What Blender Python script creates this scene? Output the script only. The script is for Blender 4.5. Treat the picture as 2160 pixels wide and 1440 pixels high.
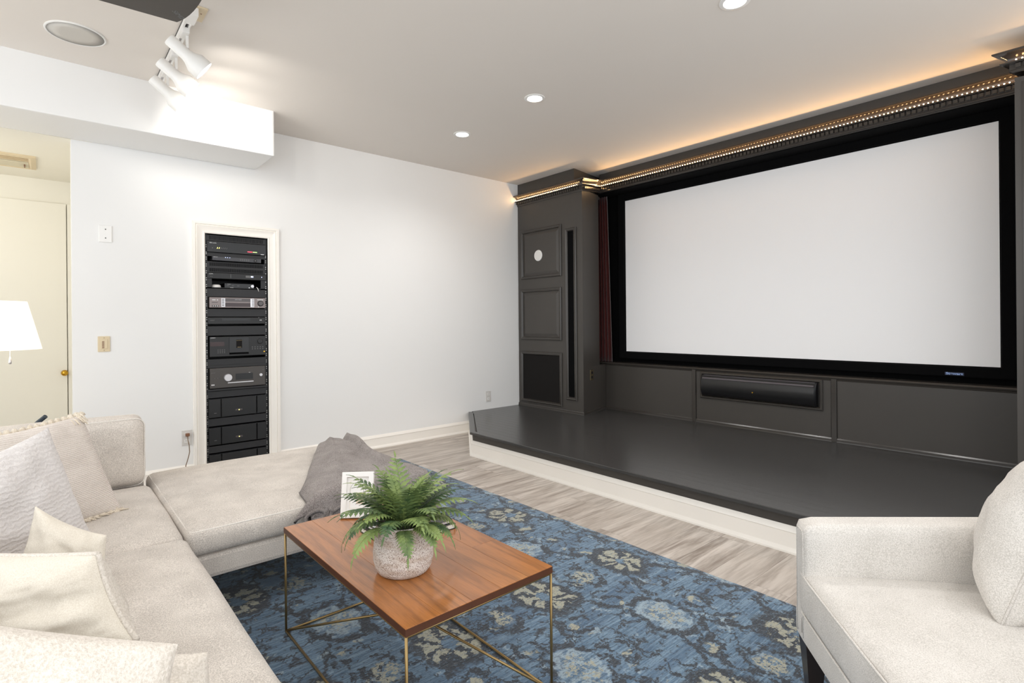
import bpy, bmesh, math, random
from math import sin, cos, pi, sqrt, radians as R
from mathutils import Vector, Matrix, noise as mn
random.seed(7)
for o in list(bpy.data.objects): bpy.data.objects.remove(o)
S = bpy.context.scene; COL = S.collection
def lin(c):
    c = c / 255.0
    return c / 12.92 if c <= .04045 else ((c + .055) / 1.055) ** 2.4
def rgb(r, g, b): return (lin(r), lin(g), lin(b), 1)
# ---------------------------------------------------------------- camera, world, exposure
cam = bpy.data.objects.new('camera', bpy.data.cameras.new('camera')); COL.objects.link(cam)
cam.data.sensor_fit = 'HORIZONTAL'; cam.data.sensor_width = 36
cam.data.lens = 1133.2 / 2160 * 36
cam.data.shift_y = -(720 - 678.5) / 2160
cam.data.clip_start = .05
cam.matrix_world = Matrix.Translation((0, 0, 1.25)) @ Matrix.Rotation(-R(41.0166), 4, 'Z') @ Matrix.Rotation(R(90), 4, 'X') @ Matrix.Rotation(-R(.5), 4, 'Z')
S.camera = cam
W = bpy.data.worlds.new('world_fill'); S.world = W; W.use_nodes = True  # even white fill added, enters where the room is left open
W.node_tree.nodes['Background'].inputs[0].default_value = (.95, .985, 1.015, 1)
W.node_tree.nodes['Background'].inputs[1].default_value = 1.46
S.view_settings.view_transform = 'Standard'; S.view_settings.look = 'None'
S.view_settings.gamma = 1; S.view_settings.use_curve_mapping = False
S.view_settings.exposure = 0.62
H = 2.937; YA = 4.952; XP = 4.415; XW = 4.952; XF = 2.989; ZS = .229; SOF = 2.58
CAN_W, SPOT_W, COVE_W, LAMP_W, HALL_FILL_W = 30, 4.5, .5, .4, 6.5
def light(name, kind, loc, energy, color=(1, 1, 1), parent=None, **kw):
    d = bpy.data.lights.new(name, kind); d.energy = energy; d.color = color
    for k, v in kw.items(): setattr(d, k, v)
    o = bpy.data.objects.new(name, d); COL.objects.link(o)
    if parent is not None: o.parent = parent
    o.location = loc; return o
def aim(o, d): o.rotation_euler = Vector(d).to_track_quat('-Z', 'Y').to_euler()
# ---------------------------------------------------------------- object helpers
def tag(o, label, cat, group=None, kind=None):
    if label: o['label'] = label
    if cat: o['category'] = cat
    if group: o['group'] = group
    if kind: o['kind'] = kind
    return o
def thing(name, label, cat, loc=(0, 0, 0), rotz=0, group=None):
    o = bpy.data.objects.new(name, None); COL.objects.link(o)
    o.empty_display_size = .05
    o.location = loc; o.rotation_euler = (0, 0, rotz)
    return tag(o, label, cat, group)
def origin(p):
    v = Vector((0, 0, 0))
    while p is not None: v = v + p.location; p = p.parent
    return v
class MB:
    def __init__(s): s.v = []; s.f = []
    def add(s, vs, fs):
        n = len(s.v); s.v += [tuple(v) for v in vs]; s.f += [[i + n for i in f] for f in fs]; return s
    def box(s, x0, x1, y0, y1, z0, z1, b=0):
        if b <= 0:
            return s.add([(x, y, z) for z in (z0, z1) for y in (y0, y1) for x in (x0, x1)],
                         [(0, 2, 3, 1), (4, 5, 7, 6), (0, 1, 5, 4), (2, 6, 7, 3), (0, 4, 6, 2), (1, 3, 7, 5)])
        bm = bmesh.new(); bmesh.ops.create_cube(bm, size=1)
        for v in bm.verts: v.co = Vector(((x0 + x1) / 2 + v.co.x * (x1 - x0), (y0 + y1) / 2 + v.co.y * (y1 - y0), (z0 + z1) / 2 + v.co.z * (z1 - z0)))
        bmesh.ops.bevel(bm, geom=bm.edges[:], offset=b, segments=2, affect='EDGES', profile=.6)
        s.bm(bm); return s
    def bm(s, bm):
        bm.verts.index_update()
        s.add([v.co.copy() for v in bm.verts], [[v.index for v in f.verts] for f in bm.faces]); bm.free()
    def tube(s, pts, r, n=8, cap=True):
        pts = [Vector(p) for p in pts]; m = len(pts); rr = r if isinstance(r, (list, tuple)) else [r] * m
        rings = []; prev = None
        for i, p in enumerate(pts):
            t = (pts[min(i + 1, m - 1)] - pts[max(i - 1, 0)]).normalized()
            if prev is None:
                a = Vector((0, 0, 1)) if abs(t.z) < .9 else Vector((1, 0, 0)); u = t.cross(a).normalized()
            else: u = (prev - t * prev.dot(t)).normalized()
            prev = u; w = t.cross(u)
            rings.append([p + (u * cos(2 * pi * k / n) + w * sin(2 * pi * k / n)) * rr[i] for k in range(n)])
        vs = [q for g in rings for q in g]
        fs = [(i * n + k, i * n + (k + 1) % n, (i + 1) * n + (k + 1) % n, (i + 1) * n + k) for i in range(m - 1) for k in range(n)]
        if cap: fs += [tuple(range(n))[::-1], tuple((m - 1) * n + k for k in range(n))]
        return s.add(vs, fs)
    def lathe(s, prof, c=(0, 0, 0), n=32, axis='Z', M=None):
        vs = []
        for r, z in prof:
            for k in range(n):
                a = 2 * pi * k / n; p = Vector((r * cos(a), r * sin(a), z))
                if M is not None: p = M @ p
                vs.append(p + Vector(c))
        fs = [(i * n + k, i * n + (k + 1) % n, (i + 1) * n + (k + 1) % n, (i + 1) * n + k) for i in range(len(prof) - 1) for k in range(n)]
        if prof[0][0] > 1e-6: fs.append(tuple(range(n))[::-1])
        if prof[-1][0] > 1e-6: fs.append(tuple((len(prof) - 1) * n + k for k in range(n)))
        return s.add(vs, fs)
    def sweep(s, path, prof, M, closed=False, sign=1):
        n = len(path); m = len(prof); P = [Vector(p) for p in path]; offs = []
        for i in range(n):
            ds = []
            if closed or i > 0: ds.append((P[i] - P[i - 1]).normalized())
            if closed or i < n - 1: ds.append((P[(i + 1) % n] - P[i]).normalized())
            ns = [Vector((-d.y, d.x)) * sign for d in ds]
            if len(ns) == 2:
                b = (ns[0] + ns[1]); b = b / max(1e-6, b.dot(ns[0])); offs.append(b)
            else: offs.append(ns[0])
        vs = [M(P[i].x + offs[i].x * o, P[i].y + offs[i].y * o, h) for i in range(n) for (o, h) in prof]
        fs = [(i * m + k, i * m + (k + 1) % m, ((i + 1) % n) * m + (k + 1) % m, ((i + 1) % n) * m + k) for i in range(n if closed else n - 1) for k in range(m)]
        if not closed: fs += [tuple(range(m))[::-1], tuple((n - 1) * m + k for k in range(m))]
        return s.add(vs, fs)
    def prism(s, poly, z0, z1):
        n = len(poly)
        return s.add([(x, y, z0) for x, y in poly] + [(x, y, z1) for x, y in poly],
                     [tuple(range(n))[::-1], tuple(range(n, 2 * n))] + [(i, (i + 1) % n, n + (i + 1) % n, n + i) for i in range(n)])
    def mesh(s, name, mat, smooth=False, off=(0, 0, 0), auto=None):
        me = bpy.data.meshes.new(name); o = Vector(off)
        me.from_pydata([tuple(Vector(v) - o) for v in s.v], [], s.f); me.update()
        bm = bmesh.new(); bm.from_mesh(me); bmesh.ops.recalc_face_normals(bm, faces=bm.faces[:])
        if auto is not None:
            for e in bm.edges: e.smooth = (len(e.link_faces) == 2 and e.calc_face_angle(0) < auto)
        bm.to_mesh(me); bm.free()
        me.materials.append(mat)
        if smooth or auto is not None: me.polygons.foreach_set('use_smooth', [True] * len(me.polygons))
        return me
    def build(s, name, mat, parent=None, smooth=False, local=False, label=None, auto=None, kind=None):
        off = (0, 0, 0) if (local or parent is None) else origin(parent)
        o = bpy.data.objects.new(name, s.mesh(name, mat, smooth, off, auto)); COL.objects.link(o)
        if parent is not None: o.parent = parent
        if label: o['label'] = label
        if kind: o['kind'] = kind
        return o
def struct(name, mb, mat, parent=None, **kw):
    o = mb.build(name, mat, parent, **kw)
    if parent is None: o['kind'] = 'structure'
    return o
def inst(src, parent, loc, rotz=0, name=None):
    o = src.copy(); COL.objects.link(o); o.parent = parent; o.location = loc; o.rotation_euler = (0, 0, rotz); return o
def text(name, body, size, mat, M, parent, align='CENTER', sx=1.0, bold=0.0):
    cu = bpy.data.curves.new(name, 'FONT'); cu.body = body; cu.size = size; cu.extrude = .0004; cu.offset = bold
    cu.align_x = align; cu.align_y = 'CENTER'
    t = bpy.data.objects.new(name, cu); COL.objects.link(t)
    dg = bpy.context.evaluated_depsgraph_get(); me = bpy.data.meshes.new_from_object(t.evaluated_get(dg))
    bpy.data.objects.remove(t)
    me.transform(Matrix.Translation(-origin(parent)) @ M @ Matrix.Diagonal((sx, 1, 1, 1)))
    me.materials.clear(); me.materials.append(mat); me.name = name
    o = bpy.data.objects.new(name, me); COL.objects.link(o); o.parent = parent; return o
def MX(x, y, z): return Matrix(((0, 0, -1, x), (-1, 0, 0, y), (0, 1, 0, z), (0, 0, 0, 1)))   # writing on a face that looks to -X
def MY(x, y, z): return Matrix(((1, 0, 0, x), (0, 0, -1, y), (0, 1, 0, z), (0, 0, 0, 1)))    # writing on a face that looks to -Y
def rbox(hx, hy, hz, r, n=14, puff=(0, 0, 0), c=(0, 0, 0), nz=None, amp=0, seed=0):
    """soft cushion: rounded box with bulging faces"""
    mb = MB(); idx = {}
    def key(p): return (round(p[0], 5), round(p[1], 5), round(p[2], 5))
    nz = nz or max(3, n // 3)
    cnt = (n, n, nz); hh = (hx, hy, hz)
    def shape(u, v, w):
        p = Vector((u * hx, v * hy, w * hz))
        q = Vector([max(-(hh[i] - r), min(hh[i] - r, p[i])) for i in range(3)])
        d = p - q
        if d.length > 1e-9: p = q + d.normalized() * r if max(abs(u), abs(v), abs(w)) > .999 else p
        bx, by, bz = max(0, 1 - u * u), max(0, 1 - v * v), max(0, 1 - w * w)
        p.x += puff[0] * u * by ** .7 * bz ** .7; p.y += puff[1] * v * bx ** .7 * bz ** .7; p.z += puff[2] * w * bx ** .6 * by ** .6
        if amp:
            k = Vector((p.x * 6 + seed, p.y * 6, p.z * 6)); p += Vector((mn.noise(k), mn.noise(k + Vector((9, 3, 1))), mn.noise(k + Vector((5, 8, 2))))) * amp
        return p + Vector(c)
    def g(i, m): 
        t = i / m * 2 - 1
        return sin(t * pi / 2) * .35 + t * .65
    for ax in range(3):
        a, b = [(1, 2), (2, 0), (0, 1)][ax]
        for sgn in (-1, 1):
            grid = {}
            for i in range(cnt[a] + 1):
                for j in range(cnt[b] + 1):
                    t = [0, 0, 0]; t[ax] = sgn; t[a] = g(i, cnt[a]); t[b] = g(j, cnt[b]); k = key(t)
                    if k not in idx: idx[k] = len(mb.v); mb.v.append(tuple(shape(*t)))
                    grid[i, j] = idx[k]
            for i in range(cnt[a]):
                for j in range(cnt[b]):
                    q = [grid[i, j], grid[i + 1, j], grid[i + 1, j + 1], grid[i, j + 1]]
                    mb.f.append(q if sgn > 0 else q[::-1])
    return mb
def ramp(x): return max(0.0, min(1.0, x))
def pillow_grid(c, T, n=36, pinch=.05, wr=.006, seed=0, wf=7, side=0, exp=.5, wrfn=None):
    """corners BL BR TR TL in world; returns point function P(u,v,side)"""
    c = [Vector(p) for p in c]
    N = ((c[1] - c[0]).cross(c[3] - c[0]) + (c[1] - c[2]).cross(c[3] - c[2]) * -1).normalized()
    N = (c[1] - c[0]).cross(c[3] - c[0]).normalized()
    def P(u, v, sd):
        a = (u + 1) / 2; b = (v + 1) / 2
        pa = a + (0.5 - a) * pinch * 2 * (1 - v * v) * abs(u) ** 3
        pb = b + (0.5 - b) * pinch * 2 * (1 - u * u) * abs(v) ** 3
        q = c[0] * (1 - pa) * (1 - pb) + c[1] * pa * (1 - pb) + c[2] * pa * pb + c[3] * (1 - pa) * pb
        e = max(0, (1 - u * u) * (1 - v * v)); t = T * e ** exp
        k = Vector((u * 1.7 + seed, v * 1.7, sd * 2.0 + seed))
        w = mn.noise(k * wf / 4) * wr * 2 + mn.noise(k * wf) * wr * .6
        if wrfn: w += wrfn(u, v)
        return q + N * sd * (t + w * e ** .3)
    return P
def pillow(c, T, n=36, **kw):
    P = pillow_grid(c, T, n, **kw); fr, bk = MB(), MB()
    def gg(i): t = i / n * 2 - 1; return sin(t * pi / 2) * .5 + t * .5
    for mb, sd in ((fr, 1), (bk, -1)):
        mb.add([P(gg(i), gg(j), sd) for i in range(n + 1) for j in range(n + 1)],
               [(i * (n + 1) + j, (i + 1) * (n + 1) + j, (i + 1) * (n + 1) + j + 1, i * (n + 1) + j + 1) for i in range(n) for j in range(n)])
    return fr, bk, P
# ---------------------------------------------------------------- material helpers
class NT:
    def __init__(s, name):
        s.m = bpy.data.materials.new(name); s.m.use_nodes = True; s.t = s.m.node_tree
        s.b = s.t.nodes['Principled BSDF']; s.out = s.t.nodes['Material Output']
    def n(s, kind, **kw):
        x = s.t.nodes.new(kind)
        for k, v in kw.items(): setattr(x, k, v)
        return x
    def set(s, inp, v):
        if v is None: return
        if isinstance(v, bpy.types.NodeSocket): s.t.links.new(v, inp)
        else: inp.default_value = v
    def coord(s, scale=(1, 1, 1), which='Object', loc=(0, 0, 0), add=None):
        t = s.n('ShaderNodeTexCoord'); mp = s.n('ShaderNodeMapping'); mp.inputs['Scale'].default_value = scale; mp.inputs['Location'].default_value = loc
        src = t.outputs[which]
        if add is not None:
            v = s.n('ShaderNodeVectorMath', operation='ADD'); s.set(v.inputs[0], src); s.set(v.inputs[1], add); src = v.outputs[0]
        s.t.links.new(src, mp.inputs[0]); return mp.outputs[0]
    def noise(s, vec, scale, detail=3, rough=.5, dist=0, out=0):
        x = s.n('ShaderNodeTexNoise'); s.set(x.inputs['Vector'], vec); x.inputs['Scale'].default_value = scale
        x.inputs['Detail'].default_value = detail; x.inputs['Roughness'].default_value = rough; x.inputs['Distortion'].default_value = dist
        return x.outputs[out]
    def math(s, op, a, b=None, c=None, clamp=False):
        x = s.n('ShaderNodeMath', operation=op); x.use_clamp = clamp; s.set(x.inputs[0], a)
        if b is not None: s.set(x.inputs[1], b)
        if c is not None: s.set(x.inputs[2], c)
        return x.outputs[0]
    def mix(s, f, a, b):
        x = s.n('ShaderNodeMix', data_type='RGBA'); s.set(x.inputs[0], f); s.set(x.inputs[6], a); s.set(x.inputs[7], b); return x.outputs[2]
    def step(s, x, lo, hi):
        m = s.n('ShaderNodeMapRange'); m.interpolation_type = 'SMOOTHSTEP'; s.set(m.inputs[0], x); m.inputs[1].default_value = lo; m.inputs[2].default_value = hi; return m.outputs[0]
    def bump(s, h, strength=.3, dist=.002):
        x = s.n('ShaderNodeBump'); x.inputs['Strength'].default_value = strength; x.inputs['Distance'].default_value = dist
        s.set(x.inputs['Height'], h); s.t.links.new(x.outputs[0], s.b.inputs['Normal'])
    def fin(s, col=None, rough=None, metal=None, spec=None, **kw):
        s.set(s.b.inputs['Base Color'], col); s.set(s.b.inputs['Roughness'], rough); s.set(s.b.inputs['Metallic'], metal)
        if spec is not None: s.b.inputs['Specular IOR Level'].default_value = spec
        for k, v in kw.items(): s.set(s.b.inputs[k.replace('_', ' ')], v)
        return s.m
def paint(name, c, rough=.6, var=.04, scale=6, bs=0, bd=.001, bscale=60, metal=0, spec=.5):
    t = NT(name); v = t.coord(); f = t.noise(v, scale, 3)
    a = tuple(x * (1 - var) for x in c[:3]) + (1,); b = tuple(min(1, x * (1 + var)) for x in c[:3]) + (1,)
    if bs: t.bump(t.noise(v, bscale, 3), bs, bd)
    return t.fin(t.mix(f, a, b), rough, metal, spec)
def emit(name, c, st):
    t = NT(name); return t.fin(c, .5, Emission_Color=c, Emission_Strength=st)
def fabric(name, c1, c2, scale=420, mott=9, bump=.5, bd=.0015, rough=.95, weave=None):
    t = NT(name); v = t.coord((1, 1, 1)); f = t.noise(v, scale, 2, .7); g = t.noise(v, mott, 3)
    k = t.step(t.math('ADD', t.math('MULTIPLY', f, .8), t.math('MULTIPLY', g, .25)), .36, .68)
    h = f
    if weave:
        w = t.n('ShaderNodeTexWave'); w.bands_direction = weave[0]; t.set(w.inputs[0], v); w.inputs['Scale'].default_value = weave[1]; w.inputs['Distortion'].default_value = weave[2]
        w.inputs['Detail'].default_value = 2; w.inputs['Detail Scale'].default_value = weave[3] if len(weave) > 3 else 1
        h = t.math('ADD', t.math('MULTIPLY', f, .35), w.outputs['Fac'])
        k = t.math('ADD', t.math('MULTIPLY', k, .6), t.math('MULTIPLY', w.outputs['Fac'], .4))
    t.bump(h, bump, bd)
    t.b.inputs['Sheen Weight'].default_value = .15
    return t.fin(t.mix(k, c1, c2), rough, 0, .2)
M = {}
M['wall'] = paint('wall_paint', rgb(238, 237, 235), .62, .012, 2, .05, .0006, 220)
M['ceil'] = paint('ceiling_paint', rgb(230, 223, 215), .7, .015, 2, .05, .0006, 200)
M['hall'] = paint('hall_paint_warm_lit', rgb(243, 239, 227), .6, .015, 2)  # cream tint puts the warm hall light into the wall paint
M['trimw'] = paint('trim_white_gloss', rgb(246, 241, 233), .35, .01, 4)
M['dark'] = paint('charcoal_paint', rgb(66, 62, 58), .42, .05, 5, .12, .0004, 260)
M['darkg'] = paint('charcoal_gloss_paint', rgb(60, 56, 52), .22, .05, 5)
M['black'] = paint('black_velvet', rgb(9, 9, 10), .95, .1, 30, spec=.1)
M['blk'] = paint('black_plastic', rgb(24, 24, 25), .42, .08, 30)
M['blk2'] = paint('black_panel', rgb(33, 33, 35), .5, .08, 30)
M['blk3'] = paint('black_face', rgb(19, 19, 21), .3, .08, 30)
M['grille'] = paint('grille_cloth', rgb(30, 28, 27), .9, .15, 400, spec=.15)
M['whitep'] = paint('white_plastic', rgb(236, 234, 230), .3, .01, 10)
M['creamp'] = paint('almond_plastic', rgb(220, 202, 168), .4, .02, 10)
M['brass'] = paint('brass_metal', rgb(205, 160, 60), .22, .05, 20, metal=1)
M['gold'] = paint('satin_gold', rgb(150, 126, 84), .34, .05, 30, metal=.85)
M['plate'] = paint('antique_brass_plate', rgb(150, 135, 105), .35, .05, 30, metal=.9)
M['silver'] = paint('silver_metal', rgb(205, 203, 205), .3, .03, 20, metal=.6)
M['screw'] = paint('screw_metal', rgb(190, 188, 184), .3, .03, 20, metal=.5)
M['vcr'] = paint('champagne_grey', rgb(132, 122, 120), .35, .04, 20, metal=.4)
M['vcrd'] = paint('smoked_grey', rgb(82, 76, 76), .25, .04, 20)
M['avr'] = paint('graphite_brushed', rgb(74, 70, 67), .38, .05, 40, metal=.3)
M['red'] = paint('dark_red_window', rgb(48, 24, 24), .15, .05, 20)
M['ink'] = paint('light_print', rgb(205, 205, 205), .6, .01, 20)
M['inkg'] = paint('grey_print', rgb(110, 110, 110), .6, .01, 20)
M['led_w'] = emit('led_warm', (1, .62, .28, 1), 26)
M['led_blue'] = emit('led_blue', (.45, .55, 1, 1), 2.5)
M['led_y'] = emit('led_yellow', (1, .9, .2, 1), 2.0)
M['led_g'] = emit('led_green', (.55, 1, .25, 1), 1.2)
M['led_r'] = emit('led_red', (1, .06, .1, 1), 1.2)
M['lens'] = emit('lamp_lens', (1, .97, .92, 1), 14)
M['cord'] = paint('brown_cord', rgb(120, 96, 70), .5, .1, 40)
M['plug'] = paint('brown_plug', rgb(128, 88, 62), .5, .05, 40)
M['legb'] = paint('espresso_wood', rgb(38, 30, 27), .35, .15, 30)
# screen cloth
M['screen'] = paint('matte_screen_fabric', rgb(250, 249, 249), .9, .004, 3, spec=.1)
def _curtain():
    t = NT('red_velvet'); f = t.noise(t.coord(), 50, 3)
    t.b.inputs['Sheen Weight'].default_value = .5
    return t.fin(t.mix(f, rgb(52, 15, 14), rgb(80, 26, 23)), .85, 0, .2)
M['curtain'] = _curtain()
def _plank(name, cols, rough, sc=(1.2, 14, 1), bs=.1, darkline=.5):
    t = NT(name); oi = t.n('ShaderNodeObjectInfo'); rnd = oi.outputs['Random']
    cx = t.n('ShaderNodeCombineXYZ'); t.set(cx.inputs[0], t.math('MULTIPLY', rnd, 37.0)); t.set(cx.inputs[1], t.math('MULTIPLY', rnd, 19.0))
    v = t.coord(sc, add=cx.outputs[0]); a = t.noise(v, 1.6, 6, .62, .6); b = t.noise(v, 7, 4, .6, .3)
    k = t.step(t.math('ADD', t.math('MULTIPLY', a, .8), t.math('MULTIPLY', b, .3)), .36, .72)
    c = t.mix(k, cols[0], cols[1])
    c2 = t.mix(t.step(rnd, 0, 1), cols[2], c); c = t.mix(.62, c2, c)
    t.bump(b, bs, .001)
    return t.fin(c, rough)
M['floor'] = _plank('grey_oak_plank', (rgb(132, 120, 110), rgb(206, 197, 188), rgb(180, 170, 160)), .42, (.9, 9, 1))
M['stage'] = _plank('painted_stage_board', (rgb(56, 55, 54), rgb(66, 65, 64), rgb(61, 60, 59)), .26, (14, 1.2, 1), .3)
def _walnut():
    t = NT('oiled_walnut'); oi = t.n('ShaderNodeObjectInfo'); rnd = oi.outputs['Random']
    cx = t.n('ShaderNodeCombineXYZ'); t.set(cx.inputs[0], t.math('MULTIPLY', rnd, 13.0)); t.set(cx.inputs[1], t.math('MULTIPLY', rnd, 31.0))
    big = t.noise(t.coord((8, .55, 2), add=cx.outputs[0]), 1.2, 2, .45, .4)
    ring = t.math('ADD', t.math('MULTIPLY', t.math('SINE', t.math('MULTIPLY', big, 44.0)), .5), .5)
    fine = t.noise(t.coord((90, 5, 4), add=cx.outputs[0]), 3, 3, .6)
    mid = t.noise(t.coord((10, 1.5, 4), add=cx.outputs[0]), 2, 3, .6)
    k = t.math('ADD', t.math('ADD', t.math('MULTIPLY', t.math('POWER', ring, 1.6), .20), t.math('MULTIPLY', fine, .55)), t.math('MULTIPLY', mid, .45))
    c = t.mix(t.step(k, .25, 1.05), rgb(184, 118, 60), rgb(106, 62, 28))
    c = t.mix(t.math('MULTIPLY', rnd, .3), c, rgb(150, 88, 40))
    t.b.inputs['Coat Weight'].default_value = .6; t.b.inputs['Coat Roughness'].default_value = .1
    return t.fin(c, .3)
M['walnut'] = _walnut()
M['sofa'] = fabric('greige_chenille', rgb(178, 170, 162), rgb(224, 216, 207), 300, 8, .6, .0012)
M['pipe'] = fabric('pale_piping', rgb(214, 208, 200), rgb(234, 229, 222), 300, 8, .4, .0008)
M['chair'] = fabric('oatmeal_tweed', rgb(192, 187, 180), rgb(226, 221, 215), 340, 8, .6, .0012)
M['pw'] = fabric('white_cotton', rgb(224, 220, 216), rgb(240, 237, 233), 300, 6, .3, .0008)
M['pq'] = fabric('white_matelasse', rgb(206, 201, 199), rgb(230, 226, 224), 300, 6, .5, .003, weave=('Z', 20, 5, 2.5))
M['pknit'] = fabric('natural_knit', rgb(206, 195, 186), rgb(234, 226, 218), 300, 6, .8, .0025, weave=('Z', 46, .5, 2))
M['pcream'] = fabric('cream_cotton', rgb(212, 203, 188), rgb(228, 221, 208), 400, 6, .3, .0006)
M['sherpa'] = fabric('cream_sherpa', rgb(202, 193, 181), rgb(226, 218, 208), 220, 8, .7, .003)
M['fringe'] = fabric('cotton_cord', rgb(205, 190, 168), rgb(232, 222, 206), 200, 20, .6, .001)
M['throw'] = fabric('grey_plush', rgb(112, 104, 101), rgb(166, 158, 154), 260, 12, 1.0, .003)
M['paper'] = paint('page_paper', rgb(232, 228, 218), .8, .03, 60)
def _shade():
    t = NT('lampshade_linen'); f = t.noise(t.coord((60, 60, 60)), 3, 2)
    c = t.mix(f, (1, .93, .8, 1), (1, .96, .86, 1))
    return t.fin(c, .9, Emission_Color=(1, .9, .74, 1), Emission_Strength=.6)
M['shade'] = _shade()
def _pot():
    t = NT('speckled_stoneware'); v = t.coord(); a = t.noise(v, 330, 2, .7); b = t.noise(t.coord((1, 1, 3)), 14, 4, .6)
    base = t.mix(t.step(b, .35, .62), rgb(196, 180, 167), rgb(220, 212, 205))
    c = t.mix(t.step(a, .54, .62), base, rgb(112, 86, 68))
    t.bump(a, .35, .001); return t.fin(c, .75, 0, .3)
M['pot'] = _pot()
def _fern():
    t = NT('fern_green'); v = t.coord(); oi = t.n('ShaderNodeObjectInfo')
    a = t.noise(v, 28, 3); k = t.math('ADD', t.math('MULTIPLY', a, .8), t.math('MULTIPLY', oi.outputs['Random'], .35))
    c = t.mix(t.step(k, .3, .8), rgb(56, 82, 54), rgb(136, 154, 90))
    t.b.inputs['Subsurface Weight'].default_value = 0.0
    return t.fin(c, .5, 0, .35)
M['fern'] = _fern()
def _rug():
    t = NT('blue_hand_knotted_rug'); tc = t.n('ShaderNodeTexCoord'); obj = tc.outputs['Object']
    # woven, slightly pixelated edges: distort the coordinates with fine noise
    d1 = t.noise(obj, 55, 2, .6, 0, 1); d2 = t.noise(obj, 9, 2, .5, 0, 1)
    def vm(op, a, b): x = t.n('ShaderNodeVectorMath', operation=op); t.set(x.inputs[0], a); t.set(x.inputs[1], b); return x.outputs[0]
    p = vm('ADD', obj, vm('MULTIPLY', vm('SUBTRACT', d1, (.5, .5, .5)), (.06, .045, 0)))
    p = vm('ADD', p, vm('MULTIPLY', vm('SUBTRACT', d2, (.5, .5, .5)), (.11, .11, 0)))
    sp = t.n('ShaderNodeSeparateXYZ'); t.set(sp.inputs[0], p); X, Y = sp.outputs[0], sp.outputs[1]
    def cell(v, c0, per, off=0.0):
        q = t.math('ADD', t.math('DIVIDE', t.math('SUBTRACT', v, c0), per), .5 + off + 20)
        return t.math('SUBTRACT', t.math('FRACT', q), .5)
    PX, PY = .53, .885
    a = cell(X, 2.23, PX); b = cell(Y, 1.735, PY); a2 = cell(X, 2.23, PX, .5); b2 = cell(Y, 1.735, PY, .5)
    def ell(a, b, rx, ry):
        return t.math('SQRT', t.math('ADD', t.math('POWER', t.math('MULTIPLY', a, PX / rx), 2), t.math('POWER', t.math('MULTIPLY', b, PY / ry), 2)))
    def band(v, c, w): return t.math('SUBTRACT', 1.0, t.step(t.math('ABSOLUTE', t.math('SUBTRACT', v, c)), w * .75, w), clamp=True)
    n1 = t.noise(obj, 26, 3, .6); n2 = t.noise(obj, 60, 2, .7); n3 = t.noise(obj, 12, 3, .6)
    st = t.noise(vm('MULTIPLY', obj, (5, 95, 1)), 1.0, 3, .7)        # weft streaks
    st2 = t.noise(vm('MULTIPLY', obj, (1.4, 7, 1)), 1.2, 3, .6)
    blue = t.mix(t.step(st, .3, .7), rgb(70, 97, 122), rgb(124, 149, 169))
    blue = t.mix(t.math('MULTIPLY', t.step(st2, .42, .75), .6), blue, rgb(52, 76, 106))
    dk = rgb(52, 56, 62); cr = rgb(164, 163, 146); lb = rgb(146, 164, 176)
    c = blue
    # ogee vines
    cb = t.math('COSINE', t.math('MULTIPLY', b, 2 * pi))
    vine = t.math('ADD', t.math('MULTIPLY', cb, -.13), .25)
    dv = t.math('ABSOLUTE', t.math('SUBTRACT', t.math('ABSOLUTE', a), vine))
    vm1 = t.math('MULTIPLY', t.math('SUBTRACT', 1.0, t.step(dv, .018, .034)), t.step(n1, .36, .46))
    c = t.mix(vm1, c, dk)
    dv2 = t.math('ABSOLUTE', t.math('SUBTRACT', dv, .07)); m = t.math('MULTIPLY', t.math('SUBTRACT', 1.0, t.step(dv2, .008, .02)), t.step(n3, .52, .6))
    c = t.mix(m, c, lb)
    # scattered dark scrolls and cream flecks
    vo = t.n('ShaderNodeTexVoronoi'); vo.feature = 'DISTANCE_TO_EDGE'; t.set(vo.inputs['Vector'], p); vo.inputs['Scale'].default_value = 14
    c = t.mix(t.math('MULTIPLY', t.math('SUBTRACT', 1.0, t.step(vo.outputs['Distance'], .03, .09)), t.step(n3, .44, .52)), c, dk)
    vf = t.n('ShaderNodeTexVoronoi'); t.set(vf.inputs['Vector'], p); vf.inputs['Scale'].default_value = 8.5
    c = t.mix(t.math('MULTIPLY', t.math('SUBTRACT', 1.0, t.step(vf.outputs['Distance'], .16, .28)), t.step(n1, .5, .6)), c, lb)
    c = t.mix(t.math('MULTIPLY', t.math('SUBTRACT', 1.0, t.step(vf.outputs['Distance'], .06, .14)), t.step(n2, .45, .5)), c, cr)
    a4 = cell(X, 2.23, PX / 2, .25); b4 = cell(Y, 1.735, PY / 4, .1)
    e4 = t.math('SQRT', t.math('ADD', t.math('POWER', t.math('MULTIPLY', a4, PX / 2 / .045), 2), t.math('POWER', t.math('MULTIPLY', b4, PY / 4 / .06), 2)))
    c = t.mix(t.math('MULTIPLY', band(e4, .95, .3), t.step(n1, .46, .52)), c, dk)
    c = t.mix(t.math('MULTIPLY', t.math('SUBTRACT', 1.0, t.step(e4, .4, .6)), t.step(n3, .48, .54)), c, cr)
    # staggered small pears
    e2 = ell(a2, b2, .115, .15)
    c = t.mix(t.math('MULTIPLY', band(e2, .98, .16), t.step(n1, .4, .5)), c, dk)
    c = t.mix(t.math('SUBTRACT', 1.0, t.step(e2, .7, .85)), c, t.mix(t.step(n1, .42, .5), blue, lb))
    c = t.mix(t.math('MULTIPLY', t.math('SUBTRACT', 1.0, t.step(e2, .45, .6)), t.step(n2, .5, .56)), c, cr)
    # side blossoms between the columns
    e3 = ell(a2, b, .07, .1)
    c = t.mix(t.math('MULTIPLY', band(e3, .95, .2), t.step(n1, .42, .5)), c, dk)
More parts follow.
